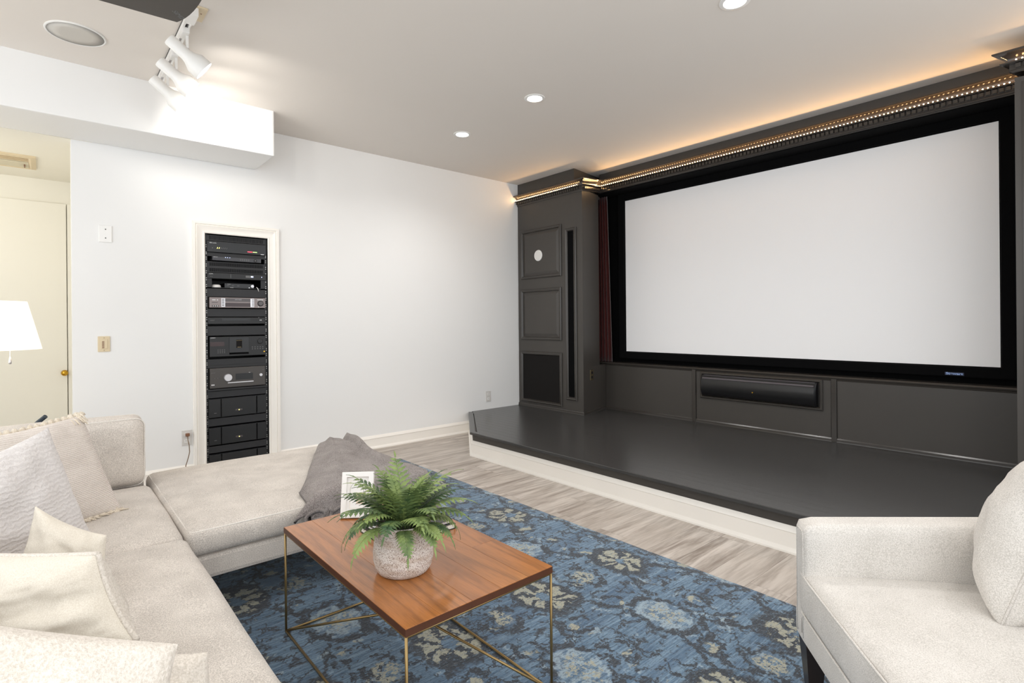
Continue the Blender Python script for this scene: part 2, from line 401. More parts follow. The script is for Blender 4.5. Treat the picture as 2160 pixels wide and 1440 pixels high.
    c = t.mix(t.math('MULTIPLY', t.math('SUBTRACT', 1.0, t.step(e3, .5, .7)), t.step(n2, .44, .5)), c, cr)
    # big medallions: dark halo, cream petals, blue heart
    e1 = ell(a, b, .115, .15)
    c = t.mix(t.math('SUBTRACT', 1.0, t.step(e1, 1.05, 1.25)), c, dk)
    at = t.math('ARCTAN2', t.math('MULTIPLY', b, PY), t.math('MULTIPLY', a, PX))
    pet = t.math('ADD', t.math('MULTIPLY', t.math('SINE', t.math('ADD', t.math('MULTIPLY', at, 7.0), t.math('MULTIPLY', n3, 14.0))), .42), t.math('MULTIPLY', n1, 1.5))
    pm = t.math('MULTIPLY', t.step(pet, .66, .78), band(e1, .58, .38))
    c = t.mix(pm, c, cr)
    c = t.mix(t.math('SUBTRACT', 1.0, t.step(e1, .2, .3)), c, blue)
    sp2 = t.noise(vm('MULTIPLY', obj, (60, 120, 1)), 1.0, 2, .7)
    c = t.mix(t.math('MULTIPLY', t.step(sp2, .52, .6), .55), c, t.mix(t.step(n2, .4, .6), dk, blue))
    hf = t.noise(vm('MULTIPLY', obj, (30, 260, 1)), 1.0, 2, .7)
    c = t.mix(t.math('MULTIPLY', t.step(hf, .5, .7), .38), c, rgb(58, 66, 78))
    c = t.mix(t.math('MULTIPLY', t.step(hf, .5, .28), .22), c, rgb(150, 162, 172))
    t.bump(t.math('ADD', st, n2), .7, .004)
    t.b.inputs['Sheen Weight'].default_value = .2
    return t.fin(c, .92, 0, .2)
M['rug'] = _rug()
# ================================================================= ROOM SHELL
fl = struct('floor', MB().box(-1.9, 5.2, -1.3, 6.6, -.06, -.004), paint('subfloor', rgb(96, 88, 80), .8))
PW, PL = .182, 1.22
pm = MB().box(-PL / 2 + .0006, PL / 2 - .0006, -PW / 2 + .0006, PW / 2 - .0006, -.006, 0).mesh('plank', M['floor'])
k = 0
for j in range(41):
    y = 6.47 - PW / 2 - j * PW
    if y < -.95: break
    off = random.choice([.0, .31, .62, .93, .45, .8])
    for i in range(7):
        x = 3.75 - off - i * PL + (.6 if off == 0 else .6)
        if x - PL / 2 > 3.7: continue
        if y > 4.93 and x - PL / 2 > .3: continue
        if x < -1.4: continue
        o = bpy.data.objects.new('plank', pm); COL.objects.link(o); o.parent = fl; o.location = (x, y, 0); k += 1
ceil = MB().box(-1.6, 5.3, -1.2, YA + .12, H, H + .1)  # stops short behind the camera to let the world fill in
struct('ceiling', ceil, M['ceil'])
wa = MB()
NX0, NX1, NZ1 = .989, 1.476, 1.996
wa.box(.148, NX0 - .02, YA, YA + .12, 0, H); wa.box(NX1 + .02, 5.3, YA, YA + .12, 0, H); wa.box(NX0 - .02, NX1 + .02, YA, YA + .12, NZ1 + .02, H)
struct('wall_left', wa, M['wall'])
so = MB().box(-1.9, 1.385, 4.447, YA - .001, SOF, H + .01, .012)
struct('trim_1', so, M['wall'])
hc = MB().box(-1.9, .27, YA - .001, 6.6, SOF, SOF + .08)
struct('ceiling_hall', hc, M['hall'])
struct('wall_hall_back', MB().box(-1.9, .37, 6.47, 6.57, 0, SOF), M['hall'])
struct('wall_hall_light_stop', MB().box(-1.9, -1.8, YA - .35, 6.5, 0, SOF), M['hall'])  # unseen wall added to stop world light entering the hall
struct('wall_hall_right', MB().box(.27, .37, YA + .12, 6.47, 0, SOF), M['hall'])
# hall door with brass knob
dr = struct('door_1', MB().box(-.66, .155, 6.44, 6.468, .01, 2.37, .003), M['hall'])
kb = MB(); MM = Matrix.Rotation(R(90), 3, 'X')
kb.lathe([(.0, .055), (.012, .054), (.024, .045), (.026, .034), (.018, .022), (.009, .018), (.009, .006), (.027, .004), (.027, 0)][::-1], (.135, 6.44, .816), 24, M=MM)
kb.build('door_knob', M['brass'], dr, smooth=True, label='round brass knob')
struct('trim_2', MB().box(.162, .205, 6.43, 6.468, 0, 2.37, .003), M['hall'])
# baseboards
BB = [(0, 0), (.030, 0), (.030, .010), (.022, .020), (.015, .026), (.014, .098), (.019, .102), (.015, .114), (.006, .124), (.003, .130), (0, .130)]
def XY(u, v, h): return (u, v, h)
def sweepb(path, sign=1, prof=BB): return MB().sweep(path, prof, XY, sign=sign)
struct('baseboard_left', sweepb([(3.665, YA), (NX1 + .097, YA)], 1), M['trimw'], auto=R(35))
struct('baseboard_left_far', sweepb([(NX0 - .09, YA), (.148, YA)], 1), M['trimw'], auto=R(35))
struct('baseboard_hall', sweepb([(.27, 6.47), (.21, 6.47)], 1), M['hall'], auto=R(35))
# niche casing
CP = [(0, 0), (0, .012), (.008, .016), (.016, .012), (.03, .014), (.05, .022), (.06, .026), (.066, .020), (.072, .028), (.090, .028), (.092, 0)]
def YZ(u, v, h): return (u, YA - h, v)
cas = MB().sweep([(NX0, 0), (NX0, NZ1), (NX1, NZ1), (NX1, 0)], CP, YZ, sign=1)
struct('trim_3', cas, M['trimw'], auto=R(30))
nb = MB()
nb.box(NX0 - .02, NX0, YA, YA + .5, 0, NZ1 + .02); nb.box(NX1, NX1 + .02, YA, YA + .5, 0, NZ1 + .02); nb.box(NX0, NX1, YA, YA + .5, NZ1, NZ1 + .02); nb.box(NX0 - .02, NX1 + .02, YA + .5, YA + .52, 0, NZ1 + .02)
struct('wall_niche', nb, M['blk'])
# ================================================================= STAGE
st = thing('stage', 'low charcoal painted platform with angled ends below the screen wall', 'stage', (3.6, 2.2, 0))
SPOLY = [(3.64, YA), (XF - .015, 4.03), (XF - .015, .31), (3.64, -.62)]
rp = [(3.67, YA - .002), (3.02, 4.045), (3.02, .295), (3.67, -.63)]
MB().prism(rp + [(XW - .002, -.63), (XW - .002, YA - .002)], 0, ZS - .022).build('riser', M['dark'], st)
nosing = MB().sweep(SPOLY, [(0, ZS - .022), (.0, ZS - .004), (.004, ZS), (.05, ZS), (.05, ZS - .022)], XY, sign=1)
nosing.build('nosing', M['stage'], st)
bw = .0825; nbd = 0
def sx_at(x):      # extent of boards in Y at stage depth x
    t = min(1, max(0, (x - XF) / (3.64 - XF))); return (.31 - t * .93 + .095, 4.03 + t * .92 - .095) if x < 3.64 else (-.62, YA - .002)
x = XF + .035
while x < XW - .01:
    x1 = min(x + bw, XW - .002); a0, a1 = sx_at(x); b0, b1 = sx_at(x1)
    MB().prism([(x + .0007, a0), (x1 - .0007, b0), (x1 - .0007, b1), (x + .0007, a1)], ZS - .02, ZS).build('board', M['stage'], st); x = x1
SB = [(o, h * 1.1) for o, h in BB]
MB().sweep(rp, SB, XY, sign=-1).build('skirting', M['trimw'], st, auto=R(35), label='white skirting around the platform foot')
# ================================================================= COLUMNS AND SCREEN WALL
def XPm(x):      # maps (u=Y, v=Z, depth) on a face that looks to -X
    return lambda u, v, h: (x - h, u, v)
FR = [(0, 0), (0, .010), (.006, .018), (.014, .020), (.022, .016), (.030, .018), (.036, .008), (.038, 0)]
def frame(mb, x, y0, y1, z0, z1, prof=FR): mb.sweep([(y0, z0), (y0, z1), (y1, z1), (y1, z0)], [(-o, h) for o, h in prof], XPm(x), closed=True, sign=1); return mb
def column(label, ya, yb, ys, yback, side, loc):
    """ya outer end, yb front inner edge, yback splayed inner edge at the wall"""
    c = thing('theater_column', label, 'column', loc)
    poly = [(XP, ya), (XP, yb), (XW + .02, yback), (XW + .02, ya)]
    xs_ = 4.80; yt = yb + (yback - yb) * (xs_ - XP) / (XW - XP)
    MB().prism(poly, ZS, .745).build('shaft', M['dark'], c)
    MB().prism([(XP, ya), (XP, yb), (xs_, yt), (xs_, ya)], .745, 2.69).build('shaft', M['dark'], c)
    d = 1 if side > 0 else -1
    up = [(XP + .002, ya), (XP + .002, yb + d * .115), (XW, yb + d * .2), (XW, ya)]
    MB().prism(up, 2.68, H - .001).build('upper_box', M['dark'], c)
    return c
c1 = column('left dark column with three framed panels beside the white wall', YA - .002, 3.90, 0, 4.03, 1, (4.6, 4.5, ZS))
c2 = column('right dark column cut by the photo edge beyond the big screen', -.62, .447, 0, .317, -1, (4.6, .0, ZS))
def fill_column(c, A):
    for nm, y0, y1, z0, z1, kind in A:
        f = frame(MB(), XP, y0, y1, z0, z1).build('panel_frame', M['darkg'], c, auto=R(30))
        if kind == 'panel':
            m = MB(); i = .075; y0i, y1i, z0i, z1i = y0 + i, y1 - i, z0 + i, z1 - i
            m.add([(XP, y0i - .03, z0i - .03), (XP, y1i + .03, z0i - .03), (XP, y1i + .03, z1i + .03), (XP, y0i - .03, z1i + .03),
                   (XP - .012, y0i, z0i), (XP - .012, y1i, z0i), (XP - .012, y1i, z1i), (XP - .012, y0i, z1i)],
                  [(4, 5, 6, 7), (0, 1, 5, 4), (1, 2, 6, 5), (2, 3, 7, 6), (3, 0, 4, 7)])
            m.build('raised_panel', M['dark'], f)
        else:
            MB().box(XP - .006, XP, y0 + .036, y1 - .036, z0 + .036, z1 - .036, .002).build('grille', M['grille'] if kind == 'sub' else M['black'], f, label='black cloth grille')
fill_column(c1, [('a', 4.210, 4.888, 1.764, 2.352, 'panel'), ('b', 4.216, 4.896, 1.033, 1.639, 'panel'), ('c', 4.212, 4.905, .284, .894, 'sub'), ('d', 3.985, 4.148, .373, 2.288, 'line')])
fill_column(c2, [('b', -.54, .14, 1.033, 1.639, 'panel'), ('a', -.54, .14, 1.764, 2.352, 'panel'), ('c', -.54, .14, .284, .894, 'sub'), ('d', .199, .362, .373, 2.288, 'line')])
base_p = [(0, ZS), (.014, ZS), (.012, ZS + .008), (.012, ZS + .022), (.006, ZS + .032), (0, ZS + .032)]
MB().sweep([(XP, YA - .002), (XP, 3.90), (XW, 4.03)], base_p, XY, sign=-1).build('base_moulding', M['darkg'], c1, auto=R(30))
MB().sweep([(XW, .317), (XP, .447), (XP, -.62)], base_p, XY, sign=-1).build('base_moulding', M['darkg'], c2, auto=R(30))
MB().box(XP - .004, XP, .405, .415, .26, 2.66).build('stile_bead', M['darkg'], c2)
# round white ceiling-style speaker on the column
sp = thing('wall_speaker', 'small round white speaker on the top panel of the dark column', 'speaker', (XP - .012, 4.578, 2.03))
MR = Matrix.Rotation(R(-90), 3, 'Y')
MB().lathe([(0, .010), (.055, .010), (.062, .008), (.066, 0)][::-1], (XP - .012, 4.578, 2.03), 32, M=MR).build('bezel', M['whitep'], sp, auto=R(30))
MB().lathe([(0, .0125), (.052, .0125), (.053, .010)][::-1], (XP - .012, 4.578, 2.03), 32, M=MR).build('grille', paint('perforated_white', rgb(226, 224, 220), .8, .03, 500), sp)
# wainscot below the screen
ws = struct('wall_screen', MB().box(XW, XW + .25, .317, 4.03, ZS, .74), M['dark'])
struct('wall_screen_back', MB().box(5.2, 5.3, -.62, YA, 0, H), M['black'])
hd_ = struct('wall_header', MB().box(4.838, 5.2, .34, 4.004, 2.722, H - .001), M['dark'])
MB().box(4.842, 5.19, .34, 4.3, 2.714, 2.7215).build('dark_underside', M['black'], hd_)  # black sheet added to darken the header underside
led = MB().sweep([(XW, 4.32), (XW, .02)], [(-.25, .745), (-.25, .772), (.016, .772), (.022, .765), (.020, .756), (.012, .750), (.006, .735), (0, .735)], XY, sign=-1)
led.build('ledge', M['darkg'], ws, auto=R(30))
MB().sweep([(XW, 4.03), (XW, .317)], base_p, XY, sign=-1).build('base_moulding', M['darkg'], ws, auto=R(30))
for y in (2.891, 1.616):
    MB().box(XW - .016, XW, y - .02, y + .02, ZS, .752, .004).build('stile', M['darkg'], ws)
for y0, y1 in ((2.915, 4.02), (1.64, 2.867), (.33, 1.592)):
    b = MB(); b.box(XW - .005, XW, y0, y1, ZS + .028, .735, .002); b.build('panel', M['dark'], ws)
# centre channel loudspeaker in its frame
frame(MB(), XW - .004, 1.70, 2.818, .478, .738, [(0, 0), (0, .016), (.006, .022), (.018, .022), (.024, .014), (.028, 0)]).build('panel_frame', M['darkg'], ws, auto=R(30))
cs = thing('centre_speaker', 'long black centre loudspeaker with bowed front under the big screen', 'speaker', (XW, 2.26, .5))
prof = [(0, .712), (.030, .712), (.050, .700), (.070, .672), (.080, .635), (.080, .585), (.072, .548), (.055, .520), (.035, .508), (0, .508)]
m = MB()
n = len(prof); ys = [1.735, 1.745, 2.775, 2.785]; sc = [.85, 1, 1, .85]
m.add([(XW - .004 - o * s, y, z) for y, s in zip(ys, sc) for o, z in prof], [(i * n + k, i * n + (k + 1) % n, (i + 1) * n + (k + 1) % n, (i + 1) * n + k) for i in range(3) for k in range(n)] + [tuple(range(n)), tuple(3 * n + k for k in range(n))])
m.build('cabinet', M['blk3'], cs, auto=R(20))
m = MB(); m.add([(XW - .0355, 1.752, .7125), (XW - .0355, 2.768, .7125), (XW - .0735, 2.768, .679), (XW - .0735, 1.752, .679), (XW - .030, 1.752, .705), (XW - .030, 2.768, .705), (XW - .068, 2.768, .672), (XW - .068, 1.752, .672)],
                [(0, 1, 2, 3), (4, 5, 6, 7), (0, 1, 5, 4), (2, 3, 7, 6), (1, 2, 6, 5), (0, 3, 7, 4)])
m.build('top_strip', paint('satin_grey', rgb(92, 88, 92), .3, .03, 20), cs, label='satin grey strip along the upper edge')
MB().lathe([(0, .003), (.006, .003), (.007, 0)][::-1], (XW - .084, 2.262, .585), 12, M=MR).build('badge', M['brass'], cs, label='tiny gold badge')
# ================================================================= SCREEN
sc_ = thing('projection_screen', 'large fixed white cinema screen in a wide black velvet frame', 'screen', (5.06, 2.2, .775))
Y0, Y1, Z0, Z1 = .597, 3.822, .899, 2.633
MB().box(5.075, 5.085, Y0 - .02, Y1 + .02, Z0 - .02, Z1 + .02).build('screen_fabric', M['screen'], sc_)
MB().sweep([(Y0, Z0), (Y0, Z1), (Y1, Z1), (Y1, Z0)], [(0, 0), (0, .006), (.012, .026), (.075, .034), (.082, .030), (.082, -.03), (0, -.03)], XPm(5.075), closed=True, sign=1).build('frame', M['black'], sc_, auto=R(20))
m = MB().box(5.1, 5.198, -.5, 4.9, .772, H); m.build('masking_backdrop', M['black'], sc_)
pl = MB().box(5.035, 5.041, .792, .902, .829, .851, .001); pl = pl.build('name_plate', paint('navy_plate', rgb(26, 40, 70), .4), sc_)
text('lettering', 'Stewart', .0225, paint('pale_blue_print', rgb(150, 175, 225), .5), MX(5.0345, .847, .841), pl, sx=1.38, bold=.0006)
# red curtain in the left gap
cu = MB(); prm = []
for i in range(41):
    t = i / 40; y = 4.20 - t * .235
    prm.append((y, .012 * sin(t * 30) + .006 * sin(t * 61)))
vs = []; NZc = 16
for j in range(NZc + 1):
    z = .775 + (2.735 - .775) * j / NZc; sq = 1 - .26 * (j / NZc)
    for y, d in prm: vs.append((5.01 + d, 4.20 - (4.20 - y) * sq, z))
n = 41
cu.add(vs, [(j * n + i, j * n + i + 1, (j + 1) * n + i + 1, (j + 1) * n + i) for j in range(NZc) for i in range(n - 1)])
cu = cu.build('curtain', M['curtain'], None, smooth=True); tag(cu, 'dark red velvet curtain gathered at the left edge of the screen', 'curtain')
md = cu.modifiers.new('solid', 'SOLIDIFY'); md.thickness = .004
# ================================================================= CROWN MOULDING WITH ROPE LIGHT
CPATH = [(XP, YA - .003), (XP, 3.90), (4.838, 4.004), (4.838, .343), (XP, .447), (XP, -.62)]
CR = [(0, 2.690), (.008, 2.690), (.012, 2.697), (.012, 2.704), (.016, 2.707), (.016, 2.738), (.044, 2.740), (.048, 2.744), (.048, 2.750), (.022, 2.751), (.022, 2.770),
      (.027, 2.780), (.038, 2.790), (.055, 2.797), (.070, 2.800), (.074, 2.805), (.074, 2.812), (.046, 2.812), (.046, 2.806), (0, 2.806)]
CZ = [-.026, -.022, .034, .038, .030, .026]
def zoff(mb, m):        # the crown sits a little lower on the columns than on the header
    mb.v = [(x, y, z + CZ[i // m]) for i, (x, y, z) in enumerate(mb.v)]; return mb
cm = struct('trim_4', zoff(MB().sweep(CPATH, CR, XY, sign=-1), len(CR)), paint('crown_gloss_paint', rgb(62, 57, 53), .13, .05, 5), auto=R(28))
dm = MB().box(-.010, .010, -.0115, .0115, 2.711, 2.735).mesh('dentil', M['darkg'])
rl = thing('rope_light', 'warm rope light glowing in the crown moulding above the screen', 'light', (4.8, 2.2, 2.755))
bulb = MB(); tube = []
def seg(p, q, step, off, start=.02):
    p, q = Vector((p[0], p[1], 0)), Vector((q[0], q[1], 0)); d = (q - p); L = d.length; d.normalize(); nrm = Vector((d.y, -d.x, 0)); out = []
    x = start
    while x < L - start: out.append((p + d * x + nrm * off, math.atan2(d.y, d.x), x / L)); x += step
    return out
for i in range(5):
    for c, a, f in seg(CPATH[i], CPATH[i + 1], .034, .026, .02):
        c = c + Vector((0, 0, CZ[i] * (1 - f) + CZ[i + 1] * f))
        o = bpy.data.objects.new('dentil', dm); COL.objects.link(o); o.parent = cm; o.location = c; o.rotation_euler = (0, 0, a + pi / 2)
    for c, a, f in seg(CPATH[i], CPATH[i + 1], .027, .037, .03 if i in (1, 3) else .012):
        bm = bmesh.new(); bmesh.ops.create_icosphere(bm, subdivisions=1, radius=.0047)
        for v in bm.verts: v.co += Vector((c.x, c.y, 2.757 + CZ[i] * (1 - f) + CZ[i + 1] * f))
        bulb.bm(bm)
bulb.build('bulb', M['led_w'], rl, smooth=True, kind='stuff')
def offpath(o, z):
    mb = MB().sweep(CPATH, [(o - .0055, z - .0055), (o + .0055, z - .0055), (o + .0055, z - .0045), (o - .0055, z - .0045)], XY, sign=-1); return zoff(mb, 4)
offpath(.037, 2.757).build('rope', paint('clear_rope', rgb(150, 105, 70), .25, .1, 40), rl)
for i in range(5):
    p, q = Vector(CPATH[i]), Vector(CPATH[i + 1]); d = (q - p).normalized(); nr = Vector((d.y, -d.x)); L = (q - p).length
    c = (p + q) / 2
    l = light('rope_glow', 'AREA', (c.x + nr.x * .046, c.y + nr.y * .046, 2.758 + (CZ[i] + CZ[i + 1]) / 2), COVE_W * L * 2.2 * (.55, .3, 1, .3, .8)[i], (1, .6, .26), shape='RECTANGLE', size=L * .96, size_y=.008)
    rt = Matrix((( d.x, 0, nr.x * -1), (d.y, 0, nr.y * -1), (0, 1, 0))).to_3x3()
    zax = Vector((-nr.x, -nr.y, 0)); xax = Vector((d.x, d.y, 0)); yax = zax.cross(xax)
    l.rotation_euler = Matrix((xax, yax, zax)).transposed().to_euler()
# ================================================================= CEILING FITTINGS
def can(name, x, y, label, seen=True):
    t = thing(name, label, 'light', (x, y, H), group='recessed ceiling lights')
    MB().lathe([(.079, 0), (.079, -.004), (.074, -.007), (.058, -.006), (.054, -.002), (.054, 0)], (x, y, H), 36).build('trim_ring', M['whitep'], t, auto=R(40))
    MB().lathe([(0, -.0035), (.045, -.0035), (.053, -.001)][::-1], (x, y, H), 28).build('lens', M['lens'], t)
    l = light('lamp', 'SPOT', (x, y, H - .02), CAN_W, (1, .985, .97), spot_size=R(150), spot_blend=.9, shadow_soft_size=.05)
    return t
can('recessed_light', 2.771, 1.364, 'glowing recessed ceiling light cut by the top photo edge')
can('recessed_light', 2.804, 2.94, 'middle of the three glowing recessed ceiling lights')
can('recessed_light', 2.839, 3.922, 'recessed ceiling light farthest from the camera, nearest the white wall')
for x, y in ((.4, 1.6), (.4, -.6), (2.77, -.4), (-1.6, 1.6), (-1.6, 3.6)):  # further ceiling lamps added out of view, no fittings modelled
    light('lamp', 'SPOT', (x, y, H - .02), CAN_W * .6, (1, .985, .97), spot_size=R(150), spot_blend=.9, shadow_soft_size=.06)
cs2 = thing('ceiling_speaker', 'round pale in-ceiling speaker beside the projector', 'speaker', (.147, 3.99, H))
MB().lathe([(.142, 0), (.142, -.004), (.137, -.007), (.132, -.006), (.132, 0)], (.147, 3.99, H), 48).build('bezel', M['whitep'], cs2, auto=R(40))
MB().lathe([(0, -.007), (.08, -.0065), (.132, -.0045)][::-1], (.147, 3.99, H), 48).build('grille', paint('ceiling_grille', rgb(205, 200, 192), .85, .1, 500, .4, .0006, 700), cs2, smooth=True)
vt = thing('ceiling_vent', 'long flush almond vent in the low hall ceiling', 'vent', (-.5, 5.85, SOF))
m = MB(); m.sweep([(-1.1, 5.63), (-.045, 5.63), (-.045, 6.07), (-1.1, 6.07)], [(0, 0), (0, -.012), (.03, -.018), (.045, -.010), (.045, 0)], lambda u, v, h: (u, v, SOF + h), closed=True, sign=1)
m.build('frame', M['creamp'], vt)
MB().box(-1.06, -.09, 5.67, 5.84, SOF - .006, SOF).build('slot', paint('vent_slot_beige', rgb(176, 152, 118), .7), vt, label='recessed darker slot')  # flat band in a darker beige
for i in range(3): MB().box(-1.06, -.09, 5.695 + i * .05, 5.705 + i * .05, SOF - .012, SOF - .006).build('louvre', M['creamp'], vt)
MB().box(-1.06, -.09, 5.85, 6.03, SOF - .014, SOF, .003).build('panel', paint('vent_panel', rgb(214, 205, 180), .5), vt)
MB().box(-.12, -.112, 5.9, 5.98, SOF - .024, SOF - .014).build('lever', M['plug'], vt)
# projector
pj = thing('projector', 'dark grey ceiling projector cut by the top photo edge', 'projector', (.25, 2.83, 2.74))
ZB, ZT = 2.70, 2.82
poly = [(-.20, 3.035), (.488, 2.990)] + [(.488 + .05 * sin(a) , 2.99 - .25 * (1 - cos(a)) * .5 - .10 * a) for a in [.25 * i for i in range(1, 7)]] + [(.50, 2.50), (-.20, 2.50)]
MB().prism(poly, ZB, ZT).build('body', paint('projector_grey', rgb(72, 67, 62), .55, .05, 40, .2, .0004, 500), pj, auto=R(30))
MB().prism([(x + (.006 if x > 0 else 0), y + .004) for x, y in poly], ZB + .012, ZB + .02).build('seam', M['blk'], pj)
MB().box(-.2, .46, 2.995, 3.03, ZB + .045, ZB + .06).build('lower_lip', M['silver'], pj)
MB().tube([(.12, 2.75, ZT), (.12, 2.75, H)], .022, 16).build('mount_pole', M['whitep'], pj)
text('lettering', 'SIM2', .034, M['inkg'], Matrix(((.656, .755, 0, .503), (.755, -.656, 0, 2.938), (0, 0, -1, ZB - .0006), (0, 0, 0, 1))), pj, align='RIGHT')
# track light
tl = thing('track_light', 'white ceiling track with three tilted spotlights left of the soffit end', 'light', (.6, 3.6, H))
TX = .603
MB().box(.60, .672, 3.225, 3.385, H - .006, H, .002).build('mounting_plate', M['creamp'], tl, label='almond mounting plate')
MB().lathe([(0, -.001), (.004, -.001), (.004, 0)], (.65, 3.29, H - .006), 10).build('screw', M['plug'], tl)
MB().box(TX - .026, TX + .026, 3.24, 3.36, H - .050, H - .006, .003).build('end_feed', M['whitep'], tl)
m = MB(); m.box(TX - .018, TX - .008, 3.36, 4.34, H - .040, H - .003); m.box(TX + .008, TX + .018, 3.36, 4.34, H - .040, H - .003); m.box(TX - .018, TX + .018, 3.36, 4.34, H - .012, H - .003)
m.build('track', M['whitep'], tl)
MB().box(TX - .008, TX + .008, 3.36, 4.34, H - .020, H - .012).build('conductor', M['silver'], tl)
for k, yh in enumerate((3.47, 3.80, 4.10)):
    hd = MB().box(TX - .017, TX + .017, yh - .045, yh + .045, H - .068, H - .036, .003).build('spotlight', M['whitep'], tl)
    MB().box(TX + .004, TX + .018, yh - .012, yh + .012, H - .135, H - .06, .003).build('arm', M['whitep'], hd)
    d = Vector((.80, -.03, -.60)).normalized() if k < 2 else Vector((.78, .0, -.62)).normalized()
    q = d.to_track_quat('Z', 'Y').to_matrix(); c0 = Vector((TX - .015, yh + .01, H - .150))
    pr = [(0, -.075), (.030, -.075), (.034, -.068), (.034, .030), (.040, .050), (.060, .085), (.062, .140), (.059, .140), (.056, .088), (.036, .055), (0, .050)]
    MB().lathe(pr, c0, 28, M=q).build('head', M['whitep'], hd, auto=R(40))
    MB().lathe([(0, .121), (.055, .119)][::-1], c0, 24, M=q).build('bulb', M['lens'], hd)
    l = light('lamp', 'SPOT', c0 + d * .16, SPOT_W, (1, .96, .9), spot_size=R(125), spot_blend=.8, shadow_soft_size=.04)
    aim(l, (.52, .80, .02))
# ================================================================= WALL A FITTINGS
def plate_on_wall(name, label, cat, x0, x1, z0, z1, mat):
    t = thing(name, label, cat, ((x0 + x1) / 2, YA, (z0 + z1) / 2))
    MB().box(x0, x1, YA - .007, YA, z0, z1, .003).build('plate', mat, t); return t
bl = plate_on_wall('blank_wall_plate', 'glossy white blank double cover plate high on the left wall', 'wall plate', .302, .381, 1.862, 1.985, paint('glossy_white_plastic', rgb(238, 236, 232), .06, .01, 10))
for z in (1.957, 1.893): MB().lathe([(0, .002), (.0035, .002), (.004, 0)][::-1], (.342, YA - .007, z), 12, M=MM).build('screw', M['blk'], bl)
dm_ = plate_on_wall('dimmer_switch', 'almond dimmer control with small indicator slots on the left wall', 'switch', .291, .364, 1.056, 1.170, M['creamp'])
ins = MB().box(.307, .348, YA - .011, YA - .006, 1.078, 1.148, .002).build('insert', M['creamp'], dm_)
for i in range(6): MB().box(.316, .329, YA - .0125, YA - .0105, 1.084 + i * .0088, 1.089 + i * .0088).build('indicator', M['plug'], ins)
for z in (1.158, 1.067): MB().lathe([(0, .002), (.003, .002), (.003, 0)][::-1], (.328, YA - .007, z), 10, M=MM).build('screw', M['plate'], dm_)
M['outp'] = paint('outlet_plastic', rgb(214, 210, 205), .35, .01, 10)
def outlet(x0, x1, z0, z1, label):
    t = plate_on_wall('wall_outlet', label, 'outlet', x0, x1, z0, z1, M['outp']); xc = (x0 + x1) / 2; zc = (z0 + z1) / 2
    for s in (-1, 1):
        r = MB().box(xc - .017, xc + .017, YA - .0095, YA - .006, zc + s * .026 - .014, zc + s * .026 + .014, .0015).build('receptacle', M['whitep'], t)
        m = MB(); m.box(xc - .008, xc - .0055, YA - .0105, YA - .009, zc + s * .026 - .002, zc + s * .026 + .007); m.box(xc + .0055, xc + .008, YA - .0105, YA - .009, zc + s * .026 - .002, zc + s * .026 + .007)
        m.build('slots', M['inkg'], r)
    return t
outlet(3.888, 3.962, .316, .440, 'white wall outlet low on the white wall beside the stage')
outlet(.815, .886, .287, .408, 'white wall outlet with a brown plug left of the equipment niche')
pg = thing('cord', 'thin brown cord and plug hanging from the left wall outlet', 'cord', (.852, YA - .03, .2))
MB().box(.838, .866, YA - .04, YA - .011, .362, .386, .005).build('plug', M['plug'], pg)
MB().tube([(.852, YA - .035, .362), (.853, YA - .036, .33), (.86, YA - .04, .29), (.862, YA - .045, .24), (.85, YA - .05, .19), (.835, YA - .05, .14), (.828, YA - .05, .08), (.826, YA - .06, .006), (.80, YA - .10, .005)], .0032, 8).build('cable', M['cord'], pg, smooth=True)
# outlet on the splayed column side
ou = thing('brass_outlet', 'brass plated outlet on the inner side of the dark column', 'outlet', (4.60, 3.944, .65), math.atan2(.13, .537))
MB().box(-.036, .036, -.006, 0, -.057, .057, .002).build('plate', M['plate'], ou, local=True)
for s in (-1, 1): MB().box(-.017, .017, -.010, -.005, s * .025 - .014, s * .025 + .014, .002).build('receptacle', M['blk'], ou, local=True)
# ================================================================= EQUIPMENT RACK
RY = YA + .018     # front plane of panels
rk = thing('equipment_rack', 'tall black equipment rack recessed in the white wall niche', 'rack', (1.23, YA + .2, .0))
MB().box(NX0 + .002, NX0 + .022, RY, RY + .03, .02, NZ1 - .003).build('rail', M['blk'], rk)
MB().box(NX1 - .022, NX1 - .002, RY, RY + .03, .02, NZ1 - .003).build('rail', M['blk'], rk)
MB().box(NX0 + .022, NX1 - .022, RY + .43, RY + .44, .02, NZ1 - .01).build('back_panel', M['blk'], rk)
PX0, PX1 = NX0 + .008, NX1 - .008
def panel(z0, z1, name='blank_panel', mat=None, b=.0015):
    return MB().box(PX0, PX1, RY - .004, RY, z0 + .001, z1 - .001, b).build(name, mat or M['blk2'], rk)
def vents(z0, z1, n, par):
    m = MB()
    for i in range(n):
        x = PX0 + .03 + (PX1 - PX0 - .06) * i / (n - 1); m.box(x - .0016, x + .0016, RY - .0055, RY - .0035, z0 + .008, z1 - .008)
    m.build('vent_slots', M['black'], par, kind='stuff')
p = panel(1.941, 1.990, 'vent_panel'); vents(1.941, 1.990, 44, p)
p = panel(1.679, 1.772, 'vent_panel'); vents(1.679, 1.724, 60, p); vents(1.726, 1.770, 60, p)
for a, b in ((1.478, 1.548), (1.394, 1.402), (1.313, 1.381), (1.156, 1.236), (.910, .963), (.641, .697), (.408, .472), (.187, .244)):
    if b - a > .02: panel(a, b)
panel(.888, .912, 'blank_panel', M['blk']); 
m = MB()
for x in (NX0 + .013, NX1 - .013):
    z = .05
    while z < 1.93:
        for dz in (0, .016 if int(z * 100) % 3 else .012):
            m.lathe([(0, .003), (.0035, .003), (.004, 0)][::-1], (x, RY - .004, z + dz), 8, M=MM)
        z += .0445 + (.012 if int(z * 37) % 2 else 0)
m.build('screws', M['screw'], rk, kind='stuff')
